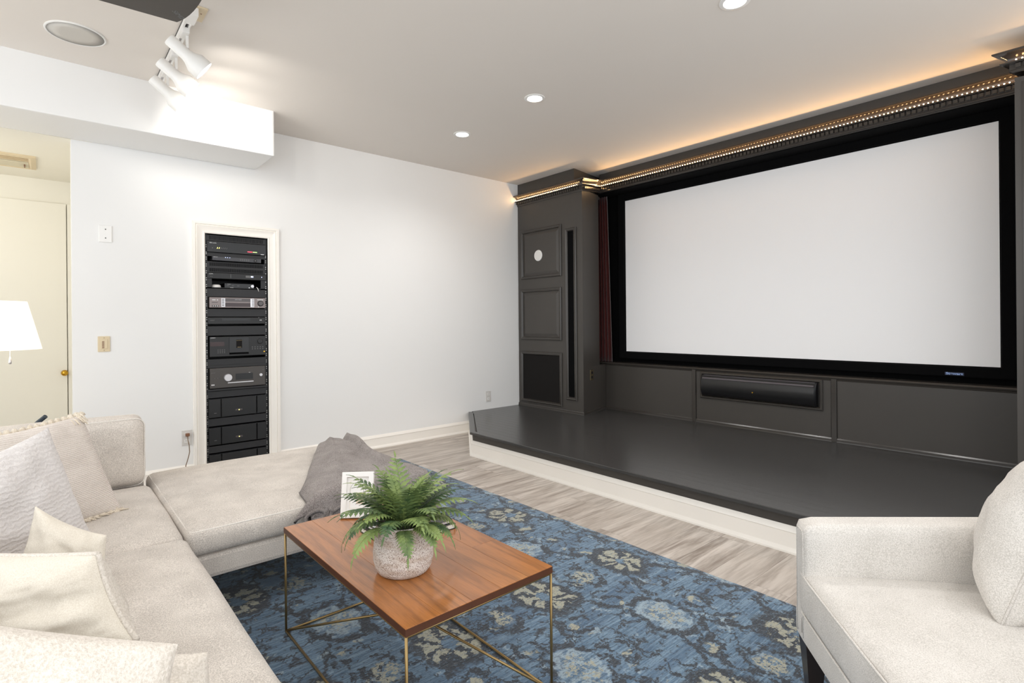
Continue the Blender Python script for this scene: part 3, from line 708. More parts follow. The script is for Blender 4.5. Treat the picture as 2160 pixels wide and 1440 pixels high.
def device(name, label, x0, x1, z0, z1, mat, d=.02, cat='audio device', b=.003):
    t = thing(name, label, cat, ((x0 + x1) / 2, RY, z0))
    MB().box(x0, x1, RY - d, RY + .25, z0, z1, b).build('faceplate', mat, t); return t
DX0, DX1 = 1.018, 1.452
def small(par, nm, x, z, w, h, y, mat, d=.002): return MB().box(x - w / 2, x + w / 2, y - d, y + .001, z - h / 2, z + h / 2).build(nm, mat, par)
def dot(par, nm, x, z, r, y, mat, d=.003): return MB().lathe([(0, d), (r * .9, d), (r, d * .6), (r, 0)][::-1], (x, y, z), 20, M=MM).build(nm, mat, par, auto=R(40))
def tx(par, s, x, z, size, y, mat=None, **k): return text('lettering', s, size, mat or M['ink'], MY(x, y - .0002, z), par, **k)
# 1 power conditioner
t = device('power_conditioner', 'black rack unit with red and green level lights, topmost in the rack', DX0 - .012, DX1 + .012, 1.846, 1.938, M['blk3']); F = RY - .020
tx(t, 'BSS audio', 1.050, 1.922, .013, F); 
for i in range(6): MB().add([(1.078 + i * .014, F - .002, 1.876), (1.081 + i * .014, F - .002, 1.876), (1.086 + i * .014, F - .002, 1.889), (1.083 + i * .014, F - .002, 1.889)], [(0, 1, 2, 3)]).build('indicator', M['led_y'] if i < 2 else M['inkg'], t)
small(t, 'level_light', 1.332, 1.868, .038, .006, F, M['led_r']); small(t, 'level_light', 1.372, 1.868, .034, .005, F, M['led_g'])
small(t, 'badge', 1.432, 1.853, .026, .006, F, M['ink']); small(t, 'key_hole', 1.046, 1.88, .006, .006, F, M['inkg'])
# 2 DVR on shelf
panel(1.812, 1.845, 'shelf_lip')
t = device('video_recorder', 'slim grey recorder with round jog pad on the second shelf', 1.042, 1.420, 1.778, 1.812, M['vcrd'] if False else paint('slate_plastic', rgb(58, 58, 62), .35), .03, 'recorder'); F = RY - .030
tx(t, 'HDCVI', 1.065, 1.806, .010, F)
for i in range(3): small(t, 'indicator', 1.14 + i * .016, 1.806, .004, .004, F, M['led_blue'])
for i in range(5):
    for j in range(2): small(t, 'button', 1.255 + i * .016, 1.799 - j * .010, .009, .005, F, M['inkg'])
dot(t, 'jog_pad', 1.372, 1.794, .014, F, M['blk']); dot(t, 'button', 1.372, 1.794, .005, F - .003, M['inkg'])
# 3 network unit
t = device('network_switch', 'flat black rack unit with small blue lit display', DX0 - .012, DX1 + .012, 1.629, 1.677, M['blk'], .016); F = RY - .016
tx(t, 'LUMA', 1.035, 1.667, .011, F); tx(t, 'ST310', 1.036, 1.644, .008, F, M['inkg']); small(t, 'divider', 1.182, 1.655, .003, .034, F, M['inkg'])
small(t, 'display', 1.330, 1.655, .064, .017, F, M['inkg']); small(t, 'readout', 1.348, 1.656, .016, .010, F - .002, M['led_blue']); small(t, 'indicator', 1.427, 1.656, .005, .005, F, M['led_blue'])
# 4 open shelf with small boxes
m = MB(); m.box(PX0, 1.042, RY - .004, RY, 1.55, 1.629); m.box(1.422, PX1, RY - .004, RY, 1.55, 1.629); m.box(PX0, PX1, RY - .004, RY, 1.549, 1.557); m.box(PX0, PX1, RY - .004, RY + .3, 1.549, 1.553)
m.build('open_shelf', M['blk'], rk)
t = device('media_streamer', 'small black box with silver dial lying in the open rack shelf', 1.145, 1.378, 1.557, 1.598, M['blk3'], -.03, 'media box'); F = RY + .030
tx(t, 'Escient', 1.18, 1.590, .009, F); dot(t, 'dial', 1.362, 1.577, .014, F, M['silver'], .008); dot(t, 'knob', 1.382 - .045, 1.564, .005, F, M['silver'])
for i in range(3): small(t, 'button', 1.17 + i * .04, 1.577, .018, .004, F, M['inkg'])
small(t, 'badge', 1.20, 1.560, .028, .004, F, M['ink'])
t = thing('smart_hub', 'small white domed hub at the left of the open rack shelf', 'hub', (1.08, RY + .05, 1.553))
MB().lathe([(0, .030), (.026, .029), (.034, .024), (.038, .004), (.036, 0)][::-1], (1.083, RY + .045, 1.553), 28).build('body', M['whitep'], t, smooth=True)
t = tag(MB().tube([(1.392, RY + .02, 1.570), (1.395, RY - .008, 1.560), (1.398, RY - .012, 1.548), (1.404, RY - .008, 1.532)], .003, 8).build('white_cable', M['whitep'], None, smooth=True), 'short white cable end hanging out of the open rack shelf', 'cable')
# 5 VCR
t = device('video_cassette_recorder', 'champagne grey cassette recorder with large round jog dial', DX0, DX1, 1.388, 1.474, M['vcr'], .03, 'recorder'); F = RY - .030
small(t, 'cassette_door', 1.232, 1.453, .196, .026, F, M['vcrd']); small(t, 'display_window', 1.232, 1.413, .196, .032, F, M['red'])
small(t, 'silver_strip', 1.120, 1.431, .030, .072, F, M['silver']); small(t, 'silver_strip', 1.345, 1.431, .030, .072, F, M['silver'])
for i in range(5): small(t, 'button', 1.118, 1.458 - i * .013, .018, .006, F - .002, M['vcrd']); small(t, 'button', 1.350, 1.458 - i * .013, .014, .005, F - .002, M['vcrd'])
small(t, 'button', 1.050, 1.452, .026, .008, F, M['ink']); small(t, 'button', 1.077, 1.452, .010, .008, F, M['ink']); small(t, 'slot', 1.057, 1.431, .044, .005, F, M['vcrd']); small(t, 'jack_panel', 1.061, 1.402, .048, .012, F, M['blk'])
for i in range(3): dot(t, 'jack', 1.046 + i * .015, 1.402, .0045, F - .002, M['ink'])
tx(t, 'HI-FI STEREO', 1.235, 1.456, .009, F - .002)
small(t, 'button_bar', 1.408, 1.459, .050, .008, F, M['ink']); dot(t, 'jog_ring', 1.411, 1.428, .025, F, M['blk'], .004); dot(t, 'jog_dial', 1.411, 1.428, .020, F - .004, M['vcrd'], .008); dot(t, 'button', 1.393, 1.398, .005, F, M['ink'])
# 6 disc player
t = device('disc_player', 'thin black disc player below the grey recorder', DX0 - .01, DX1, 1.252, 1.308, M['blk'], .016, 'disc player'); F = RY - .016
tx(t, 'SONY', 1.042, 1.283, .012, F, M['inkg']); small(t, 'indicator', 1.400, 1.307, .004, .004, F, M['ink']); dot(t, 'button', 1.410, 1.284, .004, F, M['ink']); dot(t, 'button', 1.420, 1.284, .004, F, M['ink']); small(t, 'tray', 1.22, 1.290, .22, .020, F, M['blk3'])
# 7 CD changer
t = device('disc_changer', 'tall black disc changer with a central window door', DX0, DX1, .982, 1.147, M['blk'], .022, 'disc player'); F = RY - .022
tx(t, 'SONY', 1.043, 1.138, .014, F); small(t, 'display_window', 1.075, 1.087, .105, .036, F, M['red']); 
small(t, 'door', 1.240, 1.075, .150, .125, F, M['blk3'], .004); small(t, 'door_window', 1.240, 1.085, .044, .070, F - .004, M['grille']); small(t, 'gap', 1.240, 1.006, .150, .018, F, M['black'])
tx(t, 'MEGA STORAGE', 1.24, 1.113, .006, F - .006, M['plate']); tx(t, '300CD', 1.24, 1.056, .010, F - .006, M['plate'])
dot(t, 'jog_ring', 1.405, 1.103, .026, F, M['blk2'], .003); dot(t, 'jog_dial', 1.405, 1.103, .021, F - .003, M['blk'], .008)
for i in range(4):
    for j in range(3): small(t, 'button', 1.080 + i * .016, 1.038 - j * .012, .007, .005, F, M['inkg'])
for i in range(5):
    for j in range(2): small(t, 'button', 1.345 + i * .021, 1.053 - j * .016, .008, .006, F, M['inkg'])
dot(t, 'headphone_jack', 1.440, 1.012, .006, F, M['brass'])
# 8 AV receiver
t = device('amplifier_receiver', 'graphite receiver with large silver volume knob', DX0 - .002, DX1 - .006, .722, .888, M['avr'], .03, 'receiver', .004); F = RY - .030
dot(t, 'volume_knob', 1.150, .806, .032, F, M['silver'], .018); dot(t, 'knob', 1.408, .812, .013, F, M['silver'], .012)
small(t, 'display', 1.277, .808, .136, .052, F, M['blk3']); small(t, 'silver_bar', 1.249, .762, .200, .008, F, M['silver'], .004); small(t, 'indicator', 1.318, .839, .012, .003, F, M['ink'])
tx(t, 'ARCAM', 1.040, .850, .009, F, M['inkg']); tx(t, 'AVR20', 1.428, .855, .006, F, M['inkg']); small(t, 'badge', 1.038, .752, .024, .009, F, M['ink'])
for i in range(4): small(t, 'button', 1.052 + i * .011, .805, .005, .003, F, M['inkg'] if i % 2 == 0 else M['blk'])
MB().box(PX0, PX1, RY - .02, RY, .700, .716, .002).build('shelf_edge', M['blk2'], rk)
# 9-11 power amplifiers
lab = ['power amplifier directly below the graphite receiver', 'power amplifier second below the graphite receiver', 'lowest power amplifier, half hidden behind the chaise']
for q, (z0, z1) in enumerate(((.478, .634), (.252, .398), (.030, .178))):
    t = thing('power_amplifier', 'black three-panel ' + lab[q], 'amplifier', (1.23, RY, z0), group='black power amplifiers')
    MB().box(PX0 + .004, PX1 - .004, RY - .004, RY + .25, z0, z1).build('chassis', M['blk3'], t)
    for x0, x1 in ((PX0 + .012, 1.097), (1.104, 1.373), (1.381, PX1 - .012)): MB().box(x0, x1, RY - .020, RY - .003, z0 + .004, z1 - .004, .003).build('front_panel', M['blk'], t)
    small(t, 'badge', 1.235, z0 + .052, .056, .014, RY - .020, M['vcrd']); small(t, 'indicator', 1.236, z0 + .050, .006, .006, RY - .022, M['led_y']); small(t, 'badge', 1.056, z0 + .04, .018, .003, RY - .020, M['inkg'])
# ================================================================= RUG
NXr, NYr = 60, 90
m = MB(); RX0, RX1, RY0, RY1 = -.35, 2.45, -.15, 4.40
vs = []
for i in range(NXr + 1):
    for j in range(NYr + 1):
        x = RX0 + (RX1 - RX0) * i / NXr; y = RY0 + (RY1 - RY0) * j / NYr
        ex = .006 * mn.noise(Vector((x * 3, y * 3, 1))) if i in (0, NXr) or j in (0, NYr) else 0
        edge = i in (0, NXr) or j in (0, NYr)
        vs.append((x + ex, y + ex, .0115 if not edge else .007))
m.add(vs, [(i * (NYr + 1) + j, (i + 1) * (NYr + 1) + j, (i + 1) * (NYr + 1) + j + 1, i * (NYr + 1) + j + 1) for i in range(NXr) for j in range(NYr)])
m.box(RX0 + .001, RX1 - .001, RY0 + .001, RY1 - .001, 0.0005, .007)
rg = m.build('area_rug', M['rug'], None); tag(rg, 'large blue area rug with faded floral medallions under the seating', 'rug')
fr = MB(); x = RX0 + .01
while x < RX1 - .01:
    a = random.uniform(-.008, .008); fr.tube([(x, RY1 - .004, .006), (x + a, RY1 + .02, .004), (x + a * 1.6, RY1 + .035 + random.uniform(0, .012), .003)], [.003, .0025, .0015], 5); x += .012
fr.build('fringe', M['fringe'], rg, kind='stuff', label='short cream fringe at the far end')
# ================================================================= SOFA
sf = thing('sectional_sofa', 'light greige L-shaped sectional sofa with a chaise at its far end', 'sofa', (.2, 2.6, 0))
ZC, ZB0, ZG = .42, .20, .300
base = MB(); base.box(-.60, .405, .62, 3.655, ZB0, ZG, .012); base.box(.405, 1.50, 2.50, 3.655, ZB0, ZG, .018)
base.build('base', M['sofa'], sf)
def cushion(name, x0, x1, y0, y1, z0, z1, r=.035, puff=(.006, .006, .014), n=20, amp=.003, seed=0, par=sf):
    c = ((x0 + x1) / 2, (y0 + y1) / 2, (z0 + z1) / 2)
    o = rbox((x1 - x0) / 2, (y1 - y0) / 2, (z1 - z0) / 2, r, n, puff, c, amp=amp, seed=seed, nz=6).build(name, M['sofa'], par, smooth=True)
    return o
def seam_rect(x0, x1, y0, y1, z, r, par, mat, rad=.0035, local=False, name='piping'):
    pts = []
    for cx, cy, a0 in ((x1 - r, y1 - r, 0), (x0 + r, y1 - r, 90), (x0 + r, y0 + r, 180), (x1 - r, y0 + r, 270)):
        for k in range(6): a = R(a0 + 90 * k / 5); pts.append((cx + r * cos(a), cy + r * sin(a), z))
    pts.append(pts[0]); return MB().tube(pts, rad, 6, cap=False).build(name, mat, par, smooth=True, local=local)
c = cushion('seat_cushion', -.40, .415, 2.475, 3.40, ZG - .002, ZC - .004, seed=1)
c = cushion('seat_cushion', -.40, .418, .80, 2.468, ZG - .002, ZC - .004, n=26, seed=2)
c = cushion('seat_cushion', .424, 1.502, 2.49, 3.66, ZG - .002, ZC - .004, n=24, seed=3)
seam_rect(.436, 1.494, 2.500, 3.648, ZC - .016, .03, c, M['pipe'], .0032)
cushion('arm', -.60, .415, .60, .79, .22, .60, .03, (0, .004, .004), 14, 0)
MB().box(-.60, -.46, .62, 3.655, ZB0, .68, .02).build('back_frame', M['sofa'], sf)
MB().box(-.60, .405, 3.545, 3.655, ZB0, .70, .02).build('back_frame', M['sofa'], sf)
def back_cushion(c, ax, w, h, t, lean, seed):
    """upright cushion: ax 'y' faces -Y, ax 'x' faces +X"""
    mb = rbox(w / 2, t / 2, h / 2, .045, 18, (.006, .026, .010), (0, 0, 0), nz=14, amp=.004, seed=seed)
    Mx = Matrix.Translation(c) @ (Matrix.Rotation(R(90), 4, 'Z') if ax == 'x' else Matrix.Identity(4)) @ Matrix.Rotation(-R(lean), 4, 'X')
    mb.v = [tuple(Mx @ Vector(v)) for v in mb.v]
    o = mb.build('back_cushion', M['sofa'], sf, smooth=True)
    for sy in (-1, 1):
        pts = []; r = .04; hx, hz = w / 2 - .002, h / 2 - .002
        for cx, cz, a0 in ((hx - r, hz - r, 0), (-hx + r, hz - r, 90), (-hx + r, -hz + r, 180), (hx - r, -hz + r, 270)):
            for k in range(6): a = R(a0 + 90 * k / 5); pts.append(Mx @ Vector((cx + r * cos(a), sy * (t / 2 - .022), cz + r * sin(a))))
        pts.append(pts[0]); MB().tube(pts, .003, 6, cap=False).build('piping', M['pipe'], o, smooth=True)
    return o
back_cushion((.005, 3.475, .590), 'y', .78, .355, .17, -3, 4)
for y in (2.95, 2.15, 1.30): back_cushion((-.375, y, .590), 'x', .80 if y < 2.9 else .72, .345, .17, -8, y)
for (x, y) in ((-.52, .70), (.34, .70), (.34, 2.58), (1.42, 2.58), (1.42, 3.58), (-.52, 3.58)):
    MB().tube([(x, y, ZB0 + .01), (x, y, .012)], [.024, .016], 14).build('leg', M['legb'], sf)
# ---- pillows (corners BL BR TR TL)
def pil(name, label, c, T, mf, mb_, **kw):
    fr, bk, P = pillow(c, T, **kw); C = sum((Vector(q) for q in c), Vector()) / 4; C.z = min(Vector(q).z for q in c)
    t = thing(name, label, 'pillow', C, 0, 'throw pillows on the sofa')
    fr.build('front_cover', mf, t, smooth=True); bk.build('back_cover', mb_, t, smooth=True)
    return t, P
def edge_pts(P, side, n, d=0):
    out = []
    for i in range(n + 1):
        s = -1 + 2 * i / n
        out.append(P(*{'T': (s, 1), 'B': (s, -1), 'R': (1, s), 'L': (-1, s)}[side], 1))
    return out
def fringe_edge(P, side, par, down, n=26, lab=None):
    pts = edge_pts(P, side, 60); m = MB()
    braid = []
    for i, p in enumerate(pts):
        braid.append(p + Vector((0, 0, .004 * sin(i * 1.9))) + Vector((.004 * cos(i * 1.9), .003 * sin(i * 2.3), 0)))
    m.tube(braid, [.011 + .004 * sin(i * 1.9) for i in range(len(pts))], 7)
    m.build('braid', M['fringe'], par, smooth=True)
    tz = MB()
    for i in range(n):
        p = pts[int(i / n * 60)]
        for k in range(5):
            j = Vector((random.uniform(-.010, .010), random.uniform(-.010, .010), random.uniform(-.004, .004))); e = Vector(down) * random.uniform(.8, 1.15)
            tz.tube([p + j * .3, p + j + e * .5 + Vector((0, 0, .004)), p + j * 1.6 + e], [.0034, .0042, .002], 5)
    tz.build('tassels', M['fringe'], par, smooth=True, kind='stuff')
t, P = pil('fringed_pillow', 'beige knit pillow with cord fringe leaning in the sofa corner', [(-.19, 2.66, .425), (.256, 2.960, .425), (.125, 3.150, .845), (-.285, 2.86, .815)], .075, M['pknit'], M['pknit'], pinch=.03, seed=1, wr=.005)
fringe_edge(P, 'T', t, (.020, -.034, -.030), 30); fringe_edge(P, 'B', t, (.030, .008, -.002), 20)
mm = MB(); b0 = P(.93, 1, 1)
for k in range(12): mm.tube([b0, b0 + Vector((random.uniform(-.01, .012), -.012, .012)), b0 + Vector((random.uniform(-.006, .034), -.03, -.030 + random.uniform(-.012, .01)))], [.004, .004, .002], 5)
mm.build('corner_tassel', M['fringe'], t, smooth=True)
pil('quilted_pillow', 'white crinkled cotton pillow leaning before the fringed beige pillow', [(-.33, 2.20, .43), (.140, 2.60, .430), (.008, 2.700, .865), (-.30, 2.26, .80)], .085, M['pq'], M['pq'], pinch=.04, seed=5, wr=.008)
pil('cream_pillow', 'small cream pillow corner peeking between two white pillows', [(-0.092, 2.135, 0.454), (0.144, 1.995, 0.341), (0.14, 2.078, 0.602), (-0.026, 2.196, 0.702)], .05, M['pcream'], M['pcream'], pinch=.05, seed=8, wr=.008)
t, P = pil('zip_pillow', 'cream cotton pillow with seam and fuzzy white back', [(-0.169, 1.737, 0.423), (0.147, 1.41, 0.57), (0.086, 1.489, 0.748), (-0.21, 1.866, 0.722)], .095, M['pcream'], M['sherpa'], pinch=.035, seed=12, wr=.014, wf=6, exp=.42)
for side in ('T', 'R', 'B'): MB().tube(edge_pts(P, side, 30), .006, 6).build('edge_seam', M['sherpa'], t, smooth=True)
MB().tube([P(-.1 , -1 + 2 * i / 24, 1) + Vector((.0005, -.0005, 0)) for i in range(1, 24)], .0018, 5).build('zip_seam', M['pcream'], t, smooth=True)
MB().tube([P(.02 , .5 + .5 * i / 10, 1) for i in range(0, 10)], .0014, 5).build('zip_seam', M['pcream'], t, smooth=True)
pil('nubby_pillow', 'nubby cream boucle pillow nearest the camera, at the photo corner', [(-.22, .93, .43), (.135, .98, .45), (.158, 1.005, .738), (-.26, 1.10, .94)], .075, M['sherpa'], M['sherpa'], pinch=.03, seed=20, wr=.006)
pil('fuzzy_pillow', 'fuzzy white pillow mostly hidden under the nubby cream pillow', [(.02, 1.20, .43), (.262, 1.165, .43), (.240, 1.205, .600), (.06, 1.24, .66)], .055, M['sherpa'], M['sherpa'], pinch=.04, seed=25, wr=.006)
# ---- throw blanket
th = thing('throw_blanket', 'grey plush throw blanket draped over the end of the chaise', 'blanket', (1.25, 2.9, .42))
NS, NT_ = 70, 80; m = MB(); vs = []
def sm(x): x = ramp(x); return x * x * (3 - 2 * x)
for i in range(NS + 1):
    s = i / NS
    for j in range(NT_ + 1):
        t_ = j / NT_
        lx, rx = .835 + .50 * t_ ** .95, 1.535 - .02 * t_
        top = .425 + .022 + .032 * sm((t_ - .30) / .6) * sm(1 - abs(s - .32) * 1.2)
        if s < .72:
            a = s / .72; x = lx + (rx - lx) * a; z = top + .028 * sin(pi * min(1, a * 1.2)) ; 
        else:
            a = (s - .72) / .28; x = rx + .045 * sin(min(1, a * 2.0) * pi / 2) + .02 * a; z = top - .02 - .30 * a * a * .6 - .15 * a
        y = 2.475 + .93 * t_
        y -= .12 * (s - .3) * sm(t_) * 1.2
        if t_ < .14:
            b = 1 - t_ / .14; y = 2.475 + .0 - .035 * sin(b * pi / 2) + .02 * t_; z = z - (.13 * b * b + .02 * b) * (.35 + .65 * sm(s * 5))
        z = z if s > .02 else z - .0
        ph = s * 9.5 + 1.4 * t_ * t_ + .9 * sin(t_ * 2.6 + 1)
        fo = (1 - abs(sin(ph))) ** 2.2
        z += .062 * fo * sm(s * 5) * (.25 + .75 * sm((s - .25) / .3)) * (.5 + .5 * sm(t_ * 3)); x -= .014 * fo * sm((s - .5) / .3)
        k = Vector((s * 3, t_ * 4, 3)); z += mn.noise(k) * .018 * sm(s * 6)
        if s < .05: z -= (1 - s / .05) ** 1.5 * .035
        if t_ > .94: z -= ((t_ - .94) / .06) ** 1.5 * .05
        z = max(z, .428 if (x < 1.5 and y > 2.48) else z)
        vs.append((x, y, z))
m.add(vs, [(i * (NT_ + 1) + j, (i + 1) * (NT_ + 1) + j, (i + 1) * (NT_ + 1) + j + 1, i * (NT_ + 1) + j + 1) for i in range(NS) for j in range(NT_)])
tb = m.build('top_layer', M['throw'], th, smooth=True); md = tb.modifiers.new('solid', 'SOLIDIFY'); md.thickness = .014; md.offset = 1
def roll(name, cx, cz, y0, y1, turns, r0, r1, dx=0, seed=0, sag=0):
    mb = MB(); n = 44; L = 14; vs = []
    for j in range(L + 1):
        t_ = j / L
        for i in range(n + 1):
            a = i / n * turns * 2 * pi + 1.2; r = r0 + (r1 - r0) * i / n
            vs.append((cx + dx * t_ + r * cos(a) * 1.25 + mn.noise(Vector((i * .15, t_ * 3, seed))) * .006, y0 + (y1 - y0) * t_ - .010 * i / n, cz + r * sin(a) * .8 - sag * (1 - t_)))
    mb.add(vs, [(j * (n + 1) + i, j * (n + 1) + i + 1, (j + 1) * (n + 1) + i + 1, (j + 1) * (n + 1) + i) for j in range(L) for i in range(n)])
    o = mb.build(name, M['throw'], th, smooth=True); d = o.modifiers.new('solid', 'SOLIDIFY'); d.thickness = .014; return o
roll('rolled_fold', .925, .405, 2.425, 2.62, 1.9, .012, .062, .05, 3, .03)
roll('rolled_fold', 1.05, .372, 2.43, 2.485, 1.2, .020, .060, .02, 6, .02)
# ================================================================= COFFEE TABLE
TX0, TX1, TY0, TY1, TZ = .719, 1.273, 1.269, 2.233, .434
ct = thing('coffee_table', 'walnut-topped coffee table with thin gold rod frame on the rug', 'table', ((TX0 + TX1) / 2, (TY0 + TY1) / 2, .012))
tp = MB().box(TX0 + .003, TX1 - .003, TY0 + .003, TY1 - .003, TZ - .022, TZ - .006).build('tabletop', M['walnut'], ct)
nb_ = 5; xs = [TX0 + (TX1 - TX0) * i / nb_ for i in range(nb_ + 1)]
for i in range(nb_):
    y0, y1 = TY0, TY1
    sp_ = [TY0, TY1] if i not in (3, 4) else ([TY0, TY0 + .30, TY1] if i == 4 else [TY0, TY0 + .62, TY1])
    for a, b in zip(sp_[:-1], sp_[1:]):
        o = MB().box(-(xs[i + 1] - xs[i]) / 2 + .0002, (xs[i + 1] - xs[i]) / 2 - .0002, -(b - a) / 2 + .0002, (b - a) / 2 - .0002, -.021, 0, .0008).build('stave', M['walnut'], tp, local=True)
        o.location = Vector(((xs[i] + xs[i + 1]) / 2, (a + b) / 2, TZ)) - origin(ct)
EW = paint('walnut_edge_shade', rgb(84, 50, 32), .35, .25, 30)  # side shade and darker end grain put into the edge colour
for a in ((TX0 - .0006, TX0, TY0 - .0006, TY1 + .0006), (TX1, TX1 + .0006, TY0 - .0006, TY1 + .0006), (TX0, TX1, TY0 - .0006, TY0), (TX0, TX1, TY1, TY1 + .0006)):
    MB().box(*a, TZ - .0215, TZ - .0015).build('edge_shade', EW, tp, label='walnut edge with side shade in its colour')
rr = .0045; e = .004
cor = [(TX0 + e, TY0 + e), (TX1 - e, TY0 + e), (TX1 - e, TY1 - e), (TX0 + e, TY1 - e)]
for x, y in cor: MB().tube([(x, y, TZ - .024), (x, y, .014)], rr, 10).build('leg', M['gold'], ct, smooth=True)
for i in range(4):
    a, b = cor[i], cor[(i + 1) % 4]
    MB().tube([(*a, TZ - .025), (*b, TZ - .025)], .0035, 8).build('top_rail', M['gold'], ct, smooth=True)
    MB().tube([(*a, .018), (*b, .018)], rr, 10).build('base_rail', M['gold'], ct, smooth=True)
cx, cy = (TX0 + TX1) / 2, (TY0 + TY1) / 2
for i in (1, 3):
    MB().tube([(*cor[i], .020), (cx, cy, .195)], rr, 10).build('brace', M['gold'], ct, smooth=True)
MB().tube([(cx, cy, .195), (cx, cy, TZ - .024)], rr, 10).build('brace', M['gold'], ct, smooth=True)
# books
def book(label, x0, x1, y0, y1, z0, z1, cover, rot=0, grp='books on the table'):
    c = Vector(((x0 + x1) / 2, (y0 + y1) / 2, z0)); t = thing('book', label, 'book', c, rot, grp); a, b, h = (x1 - x0) / 2, (y1 - y0) / 2, z1 - z0
    MB().box(-a, a, -b, b, 0, .0025, .0008).build('cover', cover, t, local=True); MB().box(-a, a, -b, b, h - .0025, h, .0008).build('cover', cover, t, local=True)
    MB().box(a - .003, a, -b, b, .0005, h - .0005).build('spine', cover, t, local=True)
    MB().box(-a + .004, a - .003, -b + .004, b - .004, .0024, h - .0024).build('pages', M['paper'], t, local=True)
    return t
book('lower hardcover book with white pages behind the fern pot', .925, 1.222, 1.757, 1.982, TZ, TZ + .022, M['blk3'])
t = book('upper book with a black and white striped cover behind the fern pot', .938, 1.210, 1.765, 1.970, TZ + .022, TZ + .036, M['blk3'], .02)
for i in range(3): MB().box(-.13, -.06, -.06 + i * .045, -.045 + i * .045, .0140, .0145).build('stripe', M['ink'], t, local=True)
MB().box(-.131, .131, -.1030, -.1025, .003, .0115).build('edge_print', M['silver'], t, local=True)
# picture frame
pf = thing('picture_frame', 'small white framed line-art picture standing on the coffee table', 'picture', (.985, 2.135, TZ), -R(41) + R(4))
lean = Matrix.Rotation(-R(14), 4, 'X')
def lm(mb): mb.v = [tuple(lean @ Vector(v)) for v in mb.v]; return mb
w2, hh = .066, .185
lm(MB().sweep([(-w2, 0), (-w2, hh), (w2, hh), (w2, 0)], [(0, 0), (0, .018), (.002, .020), (.020, .020), (.022, .012), (.022, 0)], lambda u, v, h: (u, -h, v), closed=True, sign=-1)).build('frame', M['whitep'], pf, local=True)
lm(MB().box(-w2 + .018, w2 - .018, -.009, -.002, .018, hh - .018)).build('mat_board', M['whitep'], pf, local=True)
lm(MB().sweep([(-w2 + .036, .040), (-w2 + .036, hh - .036), (w2 - .036, hh - .036), (w2 - .036, .040)], [(0, .009), (0, .0105), (.003, .0105), (.003, .009)], lambda u, v, h: (u, -h, v), closed=True, sign=1)).build('mat_bevel', M['paper'], pf, local=True)
lm(MB().box(-.004, .026, -.0102, -.009, .055, .100)).build('print_block', paint('blush_print', rgb(232, 210, 190), .8), pf, local=True, label='blush printed block')
ring = [(-.004 + .028 * cos(a), -.0105, .108 + .034 * sin(a)) for a in [2 * pi * i / 36 for i in range(37)]]
lm(MB().tube(ring, .0004, 4)).build('ring_print', M['blk2'], pf, local=True, label='thin drawn circle')
lm(MB().box(-.03, .03, .001, .006, .02, hh - .02)).build('back_board', M['blk2'], pf, local=True)
sb = MB(); sb.add([(-.012, .044, .13), (.012, .044, .13), (.014, .075, 0.001), (-.014, .075, .001), (-.012, .048, .13), (.012, .048, .13), (.014, .079, .001), (-.014, .079, .001)], [(0, 1, 2, 3), (4, 5, 6, 7), (0, 1, 5, 4), (1, 2, 6, 5), (2, 3, 7, 6), (3, 0, 4, 7)])
sb.build('easel_back', M['blk2'], pf, local=True)
# fern in pot
PXc, PYc = .892, 1.583
fp = thing('potted_fern', 'artificial green fern in a speckled stoneware pot on the table', 'plant', (PXc, PYc, TZ))
MB().lathe([(.074, .0), (.083, .005), (.092, .020), (.098, .045), (.0985, .070), (.095, .105), (.089, .135), (.087, .143), (.088, .150), (.0905, .156), (.089, .162), (.083, .162), (.081, .152), (.084, .125), (.0, .122)], (PXc, PYc, TZ), 56).build('pot', M['pot'], fp, smooth=True)
MB().lathe([(.0, .140), (.081, .138), (.081, .125)][::-1], (PXc, PYc, TZ), 24).build('moss', paint('dark_moss', rgb(40, 46, 26), .95, .3, 60), fp)
def leaflet(mb, p, d, up, L, wd):
    d = d.normalized(); side = d.cross(up).normalized(); n = 6; pts = [p]
    up2 = side.cross(d).normalized(); v = []; f = []
    for i in range(n + 1):
        t_ = i / n; w = wd * (sin(pi * min(1, t_ * .80 + .22)) ** .8) * (1 - t_ * .45) if i < n else 0.0006
        droop = -up2 * (L * .25 * t_ * t_); c = p + d * (L * t_) + droop
        jag = 1.0 if i % 2 == 0 else .62
        v += [c + side * w * jag, c - up2 * .0012, c - side * w * jag]
    b = 0
    for i in range(n): f += [(i * 3, (i + 1) * 3, (i + 1) * 3 + 1, i * 3 + 1), (i * 3 + 1, (i + 1) * 3 + 1, (i + 1) * 3 + 2, i * 3 + 2)]
    mb.add(v, f)
def frond(az, el, L, bend, rad):
    mb = MB(); p = Vector((PXc + cos(az) * rad, PYc + sin(az) * rad, TZ + .140)); n = 13; e_ = el; pts = [p.copy()]; dirs = []
    for i in range(n):
        d = Vector((cos(az) * cos(e_), sin(az) * cos(e_), sin(e_))); dirs.append(d); p = p + d * (L / n); pts.append(p.copy()); e_ -= bend / n; az += random.uniform(-.07, .07)
    mb.tube(pts, [.0016 * (1 - .7 * i / n) for i in range(n + 1)], 5)
    for i in range(2, n):
        d = dirs[i]; sd = Vector((-sin(az), cos(az), 0)); up = sd.cross(d).normalized() * -1
        if up.z < 0: up = -up
        t_ = (i - 2) / (n - 2); ll = .060 * (sin(pi * min(1, .28 + t_ * .66)) ** .9) * (L / .26)
        for s in (-1, 1):
            dd = (sd * s * .86 + d * .52 + up * .08)
            leaflet(mb, pts[i] + d * (.004 * s), dd, up, ll, .0084 + .002 * (1 - t_))
    leaflet(mb, pts[-1], dirs[-1], up, .035, .005)
    o = mb.build('frond', M['fern'], fp, smooth=True); return o
